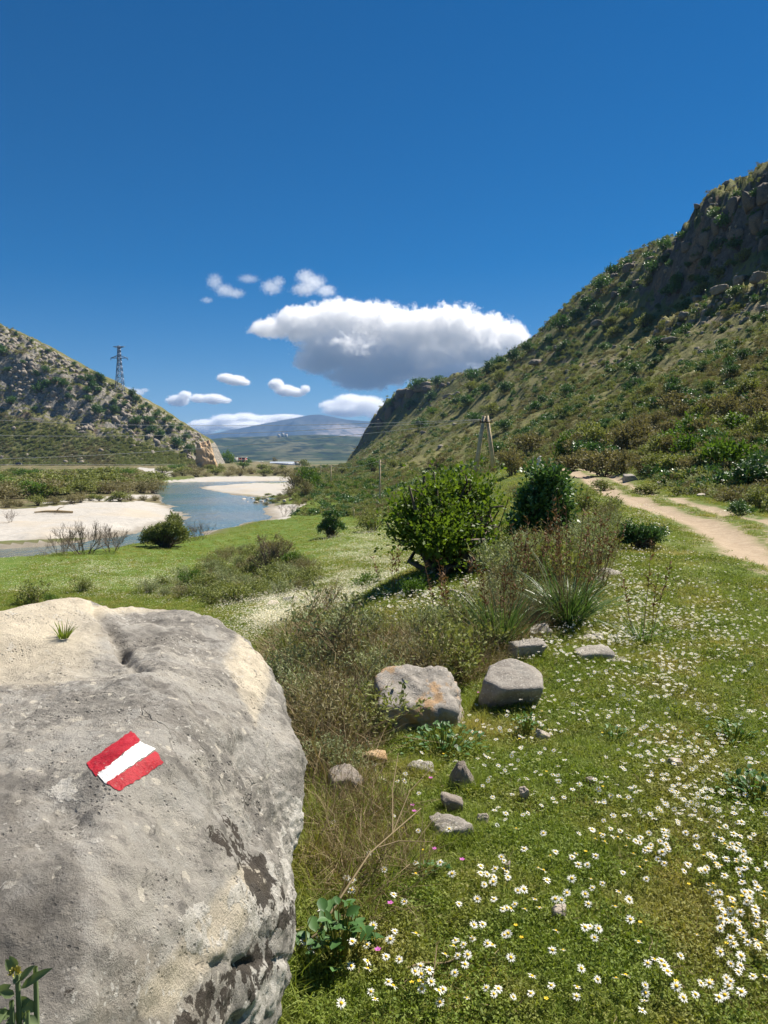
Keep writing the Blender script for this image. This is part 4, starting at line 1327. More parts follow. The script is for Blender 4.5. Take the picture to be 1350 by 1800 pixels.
leafy('clover_plant', 780, 1325, 150, 55, 150, .034, M['leaf_broad'], 'dark round-leaved plant growing in front of the broad scarred rock', 903, .5)
leafy('clover_plant', 925, 1290, 60, 45, 50, .028, M['leaf_broad'], 'dark leafy sprig in front of the blocky rock', 905, .5)
leafy('clover_plant', 1320, 1400, 100, 50, 80, .034, M['leaf_broad'], 'low round-leaved plant at the right edge of the flowery grass', 907, .5)
leafy('clover_plant', 1290, 1300, 90, 35, 70, .026, M['leaf_broad'], 'low spreading leafy patch above the round-leaved plant at the right edge', 909, .4)
leafy('clover_plant', 1080, 1300, 70, 24, 50, .024, M['leaf_broad'], 'small dark leafy patch in the middle of the flowery grass', 911, .4)
leafy('clover_plant', 760, 1540, 60, 30, 40, .022, M['leaf_broad'], 'small fine-leaved plant below the low pitted rock', 913, .4)

# felted plant at the lower left corner, on the ground before the boulder
rg = np.random.default_rng(921)
Yp = .93
gb = Vector((-.452, Yp, gz(-.452, Yp)))
e = empty('felted_plant', gb); tag(e, 'grey-green felted plant with a yellow bud in front of the boulder', 'plant')
for k, (a_, b_) in enumerate([(62, 1700), (30, 1706), (20, 1760), (48, 1778)]):
    tp = np.array(P(a_, b_, Yp - .01 * k) - gb)
    st_ = np.array([[k * .012 - .02, 0, 0], tp * np.array([.55, 1, .5]), tp * np.array([.9, 1, .85]), tp])
    put('stem', tube_mesh('stem', [(st_, np.array([.005, .0045, .004, .003]))], M['leaf_phlomis'], 5), e)
LFS = [((28, 1705), (12, 1690), 42, 20), ((30, 1700), (18, 1684), 30, 14), ((36, 1738), (78, 1704), 50, 17), ((34, 1725), (56, 1698), 34, 15), ((28, 1755), (66, 1778), 38, 24), ((20, 1730), (-14, 1750), 40, 18), ((26, 1748), (2, 1745), 30, 16),
       ((22, 1785), (-12, 1780), 40, 18), ((40, 1790), (66, 1800), 34, 20), ((15, 1790), (20, 1815), 36, 18), ((30, 1765), (48, 1758), 30, 20), ((10, 1770), (-6, 1800), 34, 18), ((36, 1712), (24, 1728), 24, 14), ((44, 1770), (28, 1798), 34, 20)]
for k, (p0, p1, L_, W_) in enumerate(LFS):
    A0 = P(*p0, Yp - .01 * rg.random()); A1 = P(*p1, Yp - .035 * rg.random())
    d = np.array([A1 - A0]); Ls = np.array([np.linalg.norm(d)]) * 1.05
    V, Q = oval(1, np.array([A0 - gb]), d, Ls, np.array([W_ / F * Yp]), rg, (0, -.8, .6))
    put('leaf', mkmesh('leaf', V, Q, M['leaf_phlomis'], {'tint': np.full(15, rg.uniform(.2, 1))}, True), e)
bp, bn, bt = [], [], []
n_ = 60; q = rg.normal(size=(n_, 3)); q /= np.linalg.norm(q, axis=1)[:, None]; q[:, 2] = np.abs(q[:, 2])
V, Q = leaves(np.array(P(27, 1711, Yp - .02) - gb) + q * .003, q, .006, .004, rg=rg)
put('flower_bud', mkmesh('flower_bud', V, Q, M['bud'], {'tint': np.repeat(rg.uniform(0, .5, n_), 4)}), e)

# tuft on top of the boulder
hit = btree.ray_cast(Vector((0, 0, CAMH)), (P(112, 1122, 1) - Vector((0, 0, CAMH))).normalized())[0]
n_ = 60; a = rg.uniform(0, 6.28, n_); tl_ = rg.uniform(0, .8, n_)
V, Q, per = blades(np.stack([np.cos(a), np.sin(a), a * 0], 1) * .012, np.stack([np.cos(a) * tl_, np.sin(a) * tl_, np.ones(n_)], 1), rg.uniform(.03, .065, n_), .0035, .5, 3, rg)
tag(put('grass_tuft', mkmesh('grass_tuft', V, Q, M['grass'], {'tint': np.repeat(rg.uniform(0, 1, n_), per)}), None, hit), 'small green grass tuft growing from a crack on top of the boulder', 'grass tuft')

# ------------------------------------------------------------------ poles, wires, pylon
def pole(px, pyb, pyt, Y, label, r=.12, arm=1.2, dz=0):
    b = P(px, pyb, Y); t_ = P(px, pyt, Y)
    g = gz(b.x, b.y)
    e = empty('utility_pole', (b.x, b.y, g)); tag(e, label, 'utility pole', 'line of utility poles across the meadow')
    H = t_.z - g
    V, Fs = tubes(np.array([[(0, 0, -.5), (0, 0, H * .5), (0, 0, H)]]), np.array([[r * 1.15, r, r * .8]]), 8)
    put('post', mkmesh('post', V, Fs, M['pole']), e)
    V, q = box((0, 0, H - .35), (arm, .1, .1))
    put('crossarm', mkmesh('crossarm', V, q, M['pole']), e)
    for k in (-1, 1):
        V, Fs = tubes(np.array([[(k * arm * .44, 0, H - .3), (k * arm * .44, 0, H - .2), (k * arm * .44, 0, H - .08)]]), np.array([[.02, .06, .05]]), 6)
        put('insulator', mkmesh('insulator', V, Fs, M['glass_ins']), e)
    return Vector((b.x, b.y, t_.z - .1))
p1 = pole(668, 893, 808, 109, 'nearest pale utility pole standing on bare ground in the meadow', .12)
p2 = pole(582, 862, 818, 215, 'second pale utility pole beyond the crop rows', .15)
p3 = pole(564, 848, 819, 330, 'third utility pole by the far end of the crop rows', .17)
p4 = pole(537, 838, 819, 470, 'most distant utility pole beside the riverside scrub', .19)
pole_s = P(622, 912, 80)
e = put('fence_post', mkmesh('fence_post', *tubes(np.array([[(0, 0, -.3), (0, 0, .6), (.02, 0, 1.1)]]), np.array([[.05, .05, .045]]), 7), M['pole']), None, G(622, 912))
tag(e, 'short wooden post left of the nearest utility pole', 'post')
e = put('fence_post', mkmesh('fence_post', *tubes(np.array([[(0, 0, -.3), (0, 0, .7), (.03, 0, 1.2)]]), np.array([[.05, .05, .045]]), 7), M['pole']), None, P(937, 822, 66) - Vector((0, 0, .2)))
tag(e, 'thin post left of the white cairn where the track climbs', 'post')

# leaning A-frame pole
Ya = 90
tA = P(853, 733, Ya)
e = empty('a_frame_pole', (tA.x, Ya, gz(tA.x, Ya))); tag(e, 'tall A-frame pole of two leaning pale posts above the bright green bush', 'utility pole')
o_ = e.location
for (fx, fy, tx_, off) in ((833, 850, 851, -.0), (870, 853, 856, .12)):
    f_ = P(fx, fy, Ya + off); f_.z = gz(f_.x, f_.y) - .4
    h_ = P(tx_, 731, Ya + off)
    V, Fs = tubes(np.array([[f_ - o_, (f_ + h_) / 2 - o_, h_ - o_]]), np.array([[.30, .26, .21]]), 9)
    put('post', mkmesh('post', V, Fs, M['pole'], None, True), e)
cz = P(853, 742, Ya).z - o_.z
V, q = box((0.1, -.2, cz), (1.5, .12, .14)); put('crossarm', mkmesh('crossarm', V, q, M['black']), e)
for k in (-.6, 0, .75):
    V, Fs = tubes(np.array([[(k, -.2, cz), (k, -.2, cz + .18), (k, -.2, cz + .3)]]), np.array([[.03, .09, .06]]), 7)
    put('insulator', mkmesh('insulator', V, Fs, M['glass_ins']), e)
def wire(a, b, sag, label, r=.02, n=40, group=None):
    k = np.linspace(0, 1, n)
    pts_ = np.array(a)[None] * (1 - k[:, None]) + np.array(b)[None] * k[:, None]
    pts_[:, 2] -= sag * 4 * k * (1 - k)
    o0 = pts_[0].copy()
    V, Fs = tubes((pts_ - o0)[None], np.full((1, n), r), 5)
    tag(put('overhead_wire', mkmesh('overhead_wire', V, Fs, M['wire']), None, o0), label, 'wire', group)
tip = lambda k: Vector((tA.x + k, Ya - .2, o_.z + cz + .3))
for k, (py, sg, l_) in enumerate([(733, 1.0, 'topmost overhead wire crossing in front of the left hill'), (763, .95, 'middle overhead wire crossing in front of the left hill'), (808, 1.0, 'lowest overhead wire crossing in front of the left hill')]):
    wire(tip((-.6, 0, .75)[k]), P(-90, py, 118), sg, l_, .026, 60)
wire(p1, tip(-.6), .3, 'short overhead wire from the nearest pole to the A-frame pole', .02)
wire(p2, p1, .8, 'overhead wire between the second and the nearest utility pole', .022)
wire(p3, p2, .8, 'overhead wire between the third and the second utility pole', .025)
wire(p4, p3, .8, 'overhead wire between the most distant and the third utility pole', .03)

# lattice pylon on the left hill
Yl = 600
pb = P(211, 690, Yl); pb.z = min(pb.z, lhz(pb.x, 1.0).z)
e = empty('lattice_pylon', pb); tag(e, 'tall blue-grey lattice pylon on the crest of the left hill', 'pylon')
Hp = P(209, 608, Yl).z - pb.z
def hw(z): return np.interp(z / Hp, [0, .72, 1], [3.0, 1.1, .75])
def bars(name, lst, r=.14):
    mb = MB()
    for a, b in lst: mb.add(*bar(a, b, r, 4))
    return put(name, mb.mesh(name, M['steel']), e)
lv_ = [0, .17, .32, .46, .58, .68, .77, .86, .94, 1.0]
for sx in (-1, 1):
    for sy in (-1, 1):
        bars('leg', [((sx * hw(a * Hp), sy * hw(a * Hp), a * Hp - (1.5 if a == 0 else 0)), (sx * hw(b * Hp), sy * hw(b * Hp), b * Hp)) for a, b in zip(lv_[:-1], lv_[1:])], .26)
br_ = []
for a, b in zip(lv_[:-1], lv_[1:]):
    wa, wb, za, zb = hw(a * Hp), hw(b * Hp), a * Hp, b * Hp
    for s_ in (-1, 1):
        br_ += [((-wa, s_ * wa, za), (wb, s_ * wb, zb)), ((wa, s_ * wa, za), (-wb, s_ * wb, zb)), ((s_ * wa, -wa, za), (s_ * wb, wb, zb)), ((s_ * wa, wa, za), (s_ * wb, -wb, zb)), ((-wb, s_ * wb, zb), (wb, s_ * wb, zb))]
bars('bracing', br_, .15)
for zf, ext, rise in ((.74, 6.6, 1.9), (.985, 4.4, -1.0)):
    z_ = zf * Hp; w_ = hw(z_); L_ = []
    for sx in (-1, 1):
        for sy in (-1, 1):
            L_ += [((sx * w_, sy * w_, z_), (sx * ext, 0, z_)), ((sx * w_, sy * w_, z_ + rise), (sx * ext, 0, z_))]
        L_ += [((sx * (w_ + ext) / 2, 0, z_), (sx * (w_ + ext) / 2, 0, z_ + rise / 2))]
    bars('crossarm', L_, .20)
for (x_, zf) in ((-6.4, .74), (6.4, .74)):
    V, Fs = tubes(np.array([[(x_, 0, zf * Hp), (x_, 0, zf * Hp - .8), (x_, 0, zf * Hp - 1.6)]]), np.array([[.2, .3, .2]]), 6)
    put('insulator', mkmesh('insulator', V, Fs, M['steel']), e)

# ------------------------------------------------------------------ road, cars, buildings
M['asphalt'] = plain('pale_road', (.42, .40, .37), .9, .15, .2)
M['render_w'] = plain('white_render', (.72, .68, .62), .9, .12, .2)
M['render_c'] = plain('cream_render', (.66, .55, .40), .9, .12, .2)
M['red_wall'] = plain('red_wall', (.42, .10, .07), .9, .2, .3)
M['tile_r'] = plain('red_tile', (.36, .13, .07), .9, .2, .3)
M['glass'] = plain('window_glass', (.03, .035, .045), .15, .1, 1, spec=.5)
M['metal_g'] = plain('grey_sheet', (.42, .46, .52), .5, .1, .1, metal=.3)
M['car_p'] = plain('dark_car_paint', (.03, .035, .05), .25, .1, 2, spec=.5)
M['white_s'] = plain('white_stone', (.75, .72, .66), .9, .15, 5)
rd = []
xs_ = np.linspace(-420, -128, 60)
V = []
for x_ in xs_:
    yc = 500 + .00 * x_
    V += [(x_, yc - 4.5, -3.15), (x_, yc + 5.0, -3.1)]
V = np.array(V, float)
V[:, 2] = np.repeat([max(float(ground_z(np.array([x_]), np.array([499.]))[0]), -3.6) + .35 for x_ in xs_], 2)
V[:, 2] = V[:, 2].max()
i = np.arange(len(xs_) - 1) * 2
road = put('road', mkmesh('road', V, np.stack([i, i + 2, i + 3, i + 1], 1), M['asphalt']))
tag(road, 'pale valley road running along the foot of the left hill', 'road', kind='structure')
zr = float(V[0, 2])
# low parapet along the road
def car(x, y, z, label):
    e = empty('parked_car', (x, y, z)); tag(e, label, 'car')
    prof = [(-2.1, .35), (-2.1, .8), (-1.5, .95), (-1.0, 1.45), (.5, 1.48), (1.15, .98), (2.0, .85), (2.15, .4)]
    n = len(prof)
    V = [(px_, -.85, pz) for px_, pz in prof] + [(px_, .85, pz) for px_, pz in prof]
    q = [[k, (k + 1) % n, n + (k + 1) % n, n + k] for k in range(n)]
    put('body', mkmesh('body', V, [np.array(q), np.array([list(range(n - 1, -1, -1)), list(range(n, 2 * n))])], M['car_p']), e)
    put('window', mkmesh('window', [(-.85, -.86, 1.0), (.85, -.86, 1.0), (.42, -.86, 1.38), (-.7, -.86, 1.38)], np.array([[0, 1, 2, 3]]), M['glass']), e)
    for wx in (-1.35, 1.35):
        for wy in (-.82, .82):
            V, Fs = tubes(np.array([[(wx, wy - .1, .34), (wx, wy + .1, .34)]]), np.array([[.34, .34]]), 10)
            put('wheel', mkmesh('wheel', V, Fs, M['black']), e)
pc = P(33, 816, 500)
car(pc.x, 500, zr + .02, 'dark car on the valley road below the left hill')

def block(name, mat, parent, x0, x1, y0, y1, z0, z1):
    V, q = box(((x0 + x1) / 2, (y0 + y1) / 2, (z0 + z1) / 2), (x1 - x0, y1 - y0, z1 - z0))
    return put(name, mkmesh(name, V, q, mat), parent)
Yb = 900
c0 = P(418, 822, Yb); zb0 = -8.3
wb_ = 27 / F * Yb
e = empty('unfinished_building', (c0.x, Yb, zb0)); tag(e, 'three-storey red and white unfinished building at the valley mouth', 'building')
Hb = P(418, 804, Yb).z - zb0
fl = Hb / 3.6
block('wall', M['render_w'], e, -wb_ * .28, wb_ * .02, -1.0, 9, 0, Hb)
block('wall', M['red_wall'], e, -wb_ * .5, wb_ * .5, 1.0, 10, 0, Hb - .6)
for k in range(4):
    block('floor_slab', M['render_w'], e, -wb_ * .52, wb_ * .53, -.5, 10.5, Hb * (k + .62) / 3.62 - .25, Hb * (k + .62) / 3.62 + .25)
for k in range(3):
    for wx in (.16, .34, -.40):
        f_ = block('window', M['glass'], e, wb_ * wx - .9, wb_ * wx + .9, .85, .99, Hb * (k + .62) / 3.62 + .9, Hb * (k + .62) / 3.62 + 2.6)
for wx in (.05, .27, .5):
    block('column', M['render_w'], e, wb_ * wx - .25, wb_ * wx + .25, -.4, .1, 0, Hb * 3.62 / 3.62 - .2)
c1 = P(448, 822, 880)
e = empty('cream_house', (c1.x, 880, zb0)); tag(e, 'low cream house right of the red and white building', 'house')
wq = 24 / F * 880; hq = P(448, 812, 880).z - zb0
block('wall', M['render_c'], e, -wq / 2, wq / 2, 0, 8, 0, hq)
block('roof', M['render_w'], e, -wq / 2 - .5, wq / 2 + .5, -.5, 8.5, hq, hq + .5)
for wx in (-.3, 0, .3):
    block('window', M['glass'], e, wq * wx - .7, wq * wx + .7, -.14, -.002, hq * .55, hq * .85)
c2 = P(496, 822, 860)
e = empty('grey_shed', (c2.x, 860, zb0)); tag(e, 'long grey metal shed at the mouth of the valley', 'shed')
wq = 43 / F * 860; hq = P(496, 814, 860).z - zb0
block('wall', M['metal_g'], e, -wq / 2, wq / 2, 0, 14, 0, hq)
put('roof', mkmesh('roof', [(-wq / 2 - .4, -.4, hq), (wq / 2 + .4, -.4, hq), (wq / 2 + .4, 7, hq + 1.6), (-wq / 2 - .4, 7, hq + 1.6), (-wq / 2 - .4, 14.4, hq), (wq / 2 + .4, 14.4, hq)], np.array([[0, 1, 2, 3], [3, 2, 5, 4]]), M['metal_g']), e)
for k in range(9):
    block('panel_rib', M['metal_g'], e, -wq / 2 + wq * (k + .5) / 9 - .15, -wq / 2 + wq * (k + .5) / 9 + .15, -.15, -.003, 0, hq)
c3 = P(522, 822, 850)
e = empty('white_house', (c3.x, 850, zb0)); tag(e, 'small white house touching the right end of the grey shed', 'house')
block('wall', M['render_w'], e, -2.6, 3.4, 0, 6, 0, 5.4); block('roof', M['tile_r'], e, -3, 3.8, -.4, 6.4, 5.4, 5.9); block('door', M['glass'], e, -.6, .6, -.12, -.002, 0, 3)
for k, (a_, b_) in enumerate([(490, 764), (497, 762), (503, 764), (380, 787), (397, 797), (388, 795)]):
    w = P(a_, b_, 4300 if b_ < 780 else 3700)
    e = empty('hillside_house', w - Vector((0, 0, 6))); tag(e, 'tiny white house on the far green ridge', 'house', 'white houses on the far ridge')
    block('wall', M['render_w'], e, -7, 7, -5, 5, -12, 9); block('roof', M['tile_r'], e, -7.6, 7.6, -5.6, 5.6, 9, 10.5)

# white cairn and black hose
w = P(948, 824, 68); w.z = gz(w.x, w.y) if abs(gz(w.x, w.y) - w.z) < 1.5 else w.z
e = empty('cairn', w); tag(e, 'white painted cairn of stacked stones where the track climbs out of sight', 'cairn')
z_ = 0
for k, (d_, h_) in enumerate([(.62, .42), (.55, .34), (.44, .30), (.40, .26), (.26, .2)]):
    put('stone', rock_mesh('stone', 950 + k, M['white_s'], 2), e, (.04 * (-1) ** k, 0, z_ + h_ * .45), k * 1.3, (d_, d_, h_)); z_ += h_ * .86
hp = [(655, 853), (664, 856), (674, 858), (684, 862), (694, 865), (702, 870)]
hv = np.array([np.array(G(*q)) + [0, 0, .14] for q in hp])
V, Fs = tubes((hv - hv[0])[None], np.full((1, len(hv)), .2), 7)
tag(put('black_pipe', mkmesh('black_pipe', V, Fs, M['black']), None, hv[0]), 'thick black pipe lying across the crop field behind the nearest pole', 'pipe')
w0, w1 = hv[-1], np.array(G(710, 878)) + [0, 0, .3]
e = put('concrete_outlet', rock_mesh('concrete_outlet', 977, M['rock_p'], 2), None, (w0 + w1) / 2, .6, (.8, 2.2, .8)); tag(e, 'pale concrete outlet at the end of the black pipe', 'outlet')
# driftwood on the bar, twigs in the grass
w = G(96, 903)
e = empty('driftwood', w); tag(e, 'weathered driftwood log lying on the wide gravel bar', 'log')
put('trunk', tube_mesh('trunk', [(np.array([(-2.8, 0, .2), (-1.2, .2, .3), (.6, 0, .3), (2.4, .3, .2)]), np.array([.10, .18, .22, .16]))], M['wood_tan'], 6), e)
put('branch', tube_mesh('branch', [(np.array([(.2, 0, .3), (.8, -.3, .8), (1.5, -.4, 1.0)]), np.array([.08, .06, .03]))], M['wood_tan'], 5), e)
def ground_twig(pxs, r, label, mat='dry', lift=.012, name='dead_twig', side=()):
    v = np.array([np.array(G(a, b)) + [0, 0, lift + l_] for a, b, l_ in pxs])
    e = empty(name, v[0]); tag(e, label, 'twig')
    put('branch', tube_mesh('branch', [(v - v[0], np.linspace(r, r * .5, len(v)))], M[mat], 5), e)
    for q in side:
        s_ = np.array([np.array(G(a, b)) + [0, 0, lift + l_] for a, b, l_ in q]) - v[0]
        put('side_twig', tube_mesh('side_twig', [(s_, np.linspace(r * .6, r * .3, len(s_)))], M[mat], 4), e)
ground_twig([(716, 1709, 0), (745, 1705, .01), (780, 1706, .01), (802, 1704, .02)], .006, 'forked bleached twig lying in the grass near the bottom', side=[[(795, 1706, .02), (806, 1700, .03), (814, 1694, .05)]])
ground_twig([(506, 1704, .03), (560, 1690, .08), (610, 1640, .14), (650, 1590, .17), (690, 1555, .18), (740, 1515, .2)], .0045, 'long straw-coloured dead stem leaning over the leafy plant by the boulder', side=[[(690, 1555, .18), (720, 1500, .24), (760, 1470, .28)], [(660, 1580, .17), (700, 1560, .16), (760, 1540, .12)], [(690, 1555, .18), (690, 1500, .25), (700, 1450, .3)]])
ground_twig([(757, 1745, 0), (764, 1720, .03), (768, 1695, .05)], .003, 'small upright brown stem in the grass below the forked twig')

# ------------------------------------------------------------------ scattering helper (only for what nobody could count)
_ng = {}
def scatter_group(proto):
    ng = bpy.data.node_groups.new('scatter_' + proto.name, 'GeometryNodeTree')
    ng.interface.new_socket('Geometry', in_out='INPUT', socket_type='NodeSocketGeometry')
    ng.interface.new_socket('Geometry', in_out='OUTPUT', socket_type='NodeSocketGeometry')
    gi = ng.nodes.new('NodeGroupInput'); go = ng.nodes.new('NodeGroupOutput')
    oi = ng.nodes.new('GeometryNodeObjectInfo'); oi.inputs['Object'].default_value = proto
    ip = ng.nodes.new('GeometryNodeInstanceOnPoints')
    r_ = ng.nodes.new('GeometryNodeInputNamedAttribute'); r_.data_type = 'FLOAT_VECTOR'; r_.inputs['Name'].default_value = 'rot'
    s_ = ng.nodes.new('GeometryNodeInputNamedAttribute'); s_.data_type = 'FLOAT_VECTOR'; s_.inputs['Name'].default_value = 'scl'
    L = ng.links.new
    L(gi.outputs[0], ip.inputs['Points']); L(oi.outputs['Geometry'], ip.inputs['Instance'])
    L(r_.outputs['Attribute'], ip.inputs['Rotation']); L(s_.outputs['Attribute'], ip.inputs['Scale'])
    L(ip.outputs[0], go.inputs[0])
    return ng
def scatter(name, meshes, pts, scl, label, cat=None, tilt=.15, zs=None, parent=None):
    pts = np.asarray(pts, float); n = len(pts)
    scl = np.broadcast_to(np.asarray(scl, float), (n,))
    which = rng.integers(len(meshes), size=n)
    for k, me in enumerate(meshes):
        m = which == k
        if not m.any(): continue
        q = pts[m]; c = len(q)
        pm = bpy.data.meshes.new(name)
        pm.vertices.add(c); pm.vertices.foreach_set('co', q.astype(np.float32).ravel())
        a = pm.attributes.new('rot', 'FLOAT_VECTOR', 'POINT')
        a.data.foreach_set('vector', np.stack([rng.normal(size=c) * tilt, rng.normal(size=c) * tilt, rng.uniform(0, 6.283, c)], 1).astype(np.float32).ravel())
        a = pm.attributes.new('scl', 'FLOAT_VECTOR', 'POINT')
        s3 = np.repeat(scl[m][:, None], 3, 1)
        s3[:, 2] *= rng.uniform(.7, 1.15, c)
        a.data.foreach_set('vector', s3.astype(np.float32).ravel())
        proto = bpy.data.objects.new(name + '_source', me)
        o = put(name, pm)
        md = o.modifiers.new('scatter', 'NODES'); md.node_group = scatter_group(proto)
        tag(o, label, cat, None, 'stuff')

def grid_samples(n, rg, ymin=1.2, ymax=1000.0):
    ly0, ly1 = math.log(ymin + 3), math.log(ymax + 3)
    y = np.exp(rg.uniform(ly0, ly1, n)) - 3
    t_ = rg.uniform(-.60, .60, n)
    x = (y + 3) * t_
    m = np.abs(x) < .62 * y + .5
    return x[m], y[m]
BOUT = np.array([(-50, 1095), (90, 1055), (160, 1050), (300, 1072), (410, 1117), (480, 1190), (530, 1320), (552, 1440), (525, 1530), (532, 1640), (490, 1750), (465, 1830), (-50, 1830)], float)
def off_boulder(x, y):
    return ((x + 1.25) / .92) ** 2 + ((y - 2.15) / 1.2) ** 2 > 1.0

# ---- hill scrub
tus = {}
def tussock(mat, seed, twigs=60, per=4, l=.16, w=.07):
    (V, Q, t_), (sv, sf) = shrub(seed, 1.0, .62, twigs, per, l, w, .22, .5, lobes=6, hollow=.3)
    return mkmesh('scrub_clump', V, Q, mat, {'tint': t_})
tus['olive'] = [tussock(M['leaf_olive'], 1001 + k) for k in range(3)]
tus['dark'] = [tussock(M['leaf_dark'], 1011 + k, 70, 4, .15, .09) for k in range(2)]
tus['brown'] = [tussock(M['leaf_brown'], 1021 + k, 70, 4, .16, .05) for k in range(2)]
tus['sage'] = [tussock(M['leaf_sage'], 1031 + k, 70, 4, .14, .06) for k in range(2)]
rg = np.random.default_rng(77)
x, y = grid_samples(190000, rg, 12, 780)
u = hill_u(x, y)
keep = (u > -.02 - .25 * sstep(70, 100, y)) & (u < 1.05)
x, y, u = x[keep], y[keep], u[keep]
z = ground_z(x, y)
px, py = pix(x, y, z)
keep = (px > 520) & (px < 1420)
# stay off the track, thin out over rock and open grass
tx_ = np.interp(y, TRY, TRX)
keep &= ~((np.abs(x - tx_ - .6) < 2.2) & (y < 85))
pn_ = fbm(xy0(x, y) * .035, 3, 33)
dens = np.clip(.58 + .8 * pn_, .06, 1) * np.where((u > .76) & (y < 330), .35, 1)
keep &= rg.random(len(x)) < dens * .46
x, y, z, u, pn_ = x[keep], y[keep], z[keep], u[keep], pn_[keep]
size = np.clip(.50 + .0038 * y, .5, 2.1) * rg.uniform(.5, 1.6, len(x))
kind = fbm(xy0(x, y) * .05, 2, 35) + rg.normal(size=len(x)) * .35
lowu = np.exp(-(u / .16) ** 2) * (y < 120)
is_b = (kind < -.28) | ((lowu > .4) & (rg.random(len(x)) < .3))
is_d = (kind > .48) & ~is_b
is_s = (kind > .30) & ~is_d & ~is_b
is_o = ~(is_b | is_d | is_s)
pts3 = np.stack([x, y, z - .05], 1)
scatter('hill_scrub', tus['olive'], pts3[is_o], size[is_o], 'low olive scrub covering the right hillside', 'scrub')
scatter('hill_scrub', tus['brown'], pts3[is_b], size[is_b], 'dry brownish scrub among the green on the right hillside', 'scrub')
scatter('hill_scrub', tus['dark'], pts3[is_d], size[is_d] * 1.15, 'dark evergreen scrub dotted over the right hillside', 'scrub')
scatter('hill_scrub', tus['sage'], pts3[is_s], size[is_s], 'grey-green scrub patches on the right hillside', 'scrub')
# pale rocks breaking through
chips = [rock_mesh('hill_stone', 1100 + k, M['rock_cliff'], 2, 8) for k in range(4)]
x, y = grid_samples(40000, rg, 60, 770)
u = hill_u(x, y)
n_ = fbm(xy0(x, y) * .03, 3, 36)
w_ = np.where(u > .5, .35, .05) * (n_ > .2) + .8 * np.exp(-((u - .60) / .05) ** 2) * ((y > 120) & (y < 260)) + .5 * ((u > .8) & (u < .99))
keep = (u > .12) & (u < 1.02) & (rg.random(len(x)) < w_ * .30)
x, y = x[keep], y[keep]
scatter('hill_stones', chips, np.stack([x, y, ground_z(x, y) - .1], 1), np.clip(.5 + .005 * y, .5, 3.2) * rg.uniform(.4, 1.2, len(x)), 'pale limestone outcrops breaking through the hillside scrub', 'rocks')

# individual larger bushes on the right hillside
MID = {k: [shrub_meshes(k + '_bush', mt, sm, 1200 + 10 * i + j, 1.0, .85, 230, 6, .085, .05, .2, .6, lobes=8, hollow=.3) for j in range(2)]
       for i, (k, mt, sm) in enumerate([('dark', M['leaf_dark'], M['bark']), ('olive', M['leaf_olive'], M['bark']), ('brown', M['leaf_brown'], M['twig']), ('green', M['leaf_fresh'], M['bark'])])}
def hill_bush(kind, a_, b_, wpx, label, group, hs=1.0, hit=None):
    w = hit or G(a_, b_)
    s = wpx / F * w.y
    me = MID[kind][int(rng.integers(2))]
    nm = {'dark': 'evergreen_bush', 'olive': 'olive_bush', 'brown': 'brown_bush', 'green': 'leafy_bush'}[kind]
    return plant(nm, me, (w.x, w.y, w.z - .05 * s), float(rng.uniform(0, 6.28)), (s, s, s * hs), label, 'bush', group)
for (a_, b_, wp_, k_, hs_, l_) in [(990, 812, 42, 'green', 1.5, 'tall fresh green bush beside the track where it climbs out of sight'), (1010, 800, 60, 'brown', .9, 'brown bush behind the tall fresh green bush'),
        (1275, 830, 90, 'green', 1.0, 'bright green fern-like bush at the hill foot near the right edge'), (1330, 860, 110, 'dark', .7, 'dark bush at the right edge at the hill foot'), (1300, 905, 50, 'dark', .7, 'dark bush casting a shadow on the bank right of the track'),
        (1335, 895, 50, 'olive', .8, 'olive bush at the right edge beside the dark shadowed bush'), (1060, 838, 80, 'brown', .8, 'broad brown bush above the bend of the track'), (1180, 800, 70, 'green', .7, 'green bush in the brown thicket above the track'),
        (1225, 850, 70, 'olive', .6, 'low olive bush on the bank above the track'), (1140, 868, 55, 'olive', .5, 'low olive bush at the grass edge above the bend'), (1060, 862, 45, 'olive', .5, 'small olive bush touching the far end of the visible track'),
        (1195, 872, 50, 'olive', .5, 'small olive bush on the grass bank right of the track'), (900, 835, 60, 'brown', 1.0, 'brown bush right of the A-frame pole'), (870, 800, 40, 'dark', .8, 'dark bush behind the A-frame pole'),
        (925, 800, 60, 'brown', .9, 'brown bush between the A-frame pole and the cairn'), (760, 730, 26, 'green', .7, 'small bright green bush high on the slope left of the A-frame top'), (775, 820, 50, 'brown', .5, 'tan dry bush left of the A-frame pole')]:
    hill_bush(k_, a_, b_, wp_, l_, None, hs_)
tk = fill([(1000, 840), (1350, 845), (1350, 700), (1200, 720), (1080, 770), (1000, 790)], 70, 120, rg)
for (a_, b_) in tk:
    k_ = rg.choice(['brown', 'brown', 'olive', 'green', 'dark'], p=[.35, .2, .25, .1, .1])
    hill_bush(k_, a_, b_, rg.uniform(35, 70), {'brown': 'brown leafless bush in the thicket above the track', 'olive': 'olive bush in the thicket above the track', 'green': 'fresh green bush in the thicket above the track', 'dark': 'dark evergreen bush in the thicket above the track'}[k_],
              {'brown': 'brown', 'olive': 'olive', 'green': 'fresh green', 'dark': 'dark'}[k_] + ' bushes of the thicket above the track', rg.uniform(.7, 1.1))
tk = fill([(700, 790), (1000, 780), (1350, 690), (1350, 450), (1180, 450), (1000, 590), (800, 690)], 110, 90, rg)
for (a_, b_) in tk:
    k_ = rg.choice(['olive', 'dark'], p=[.35, .65])
    zn = 'on the slope behind the A-frame pole' if a_ < 950 else 'high on the open slope below the cliff' if b_ < 600 else 'halfway up the open slope above the track'
    hill_bush(k_, a_, b_, rg.uniform(14, 34), 'rounded ' + k_ + ' bush ' + zn, 'rounded ' + k_ + ' bushes ' + zn, .8)
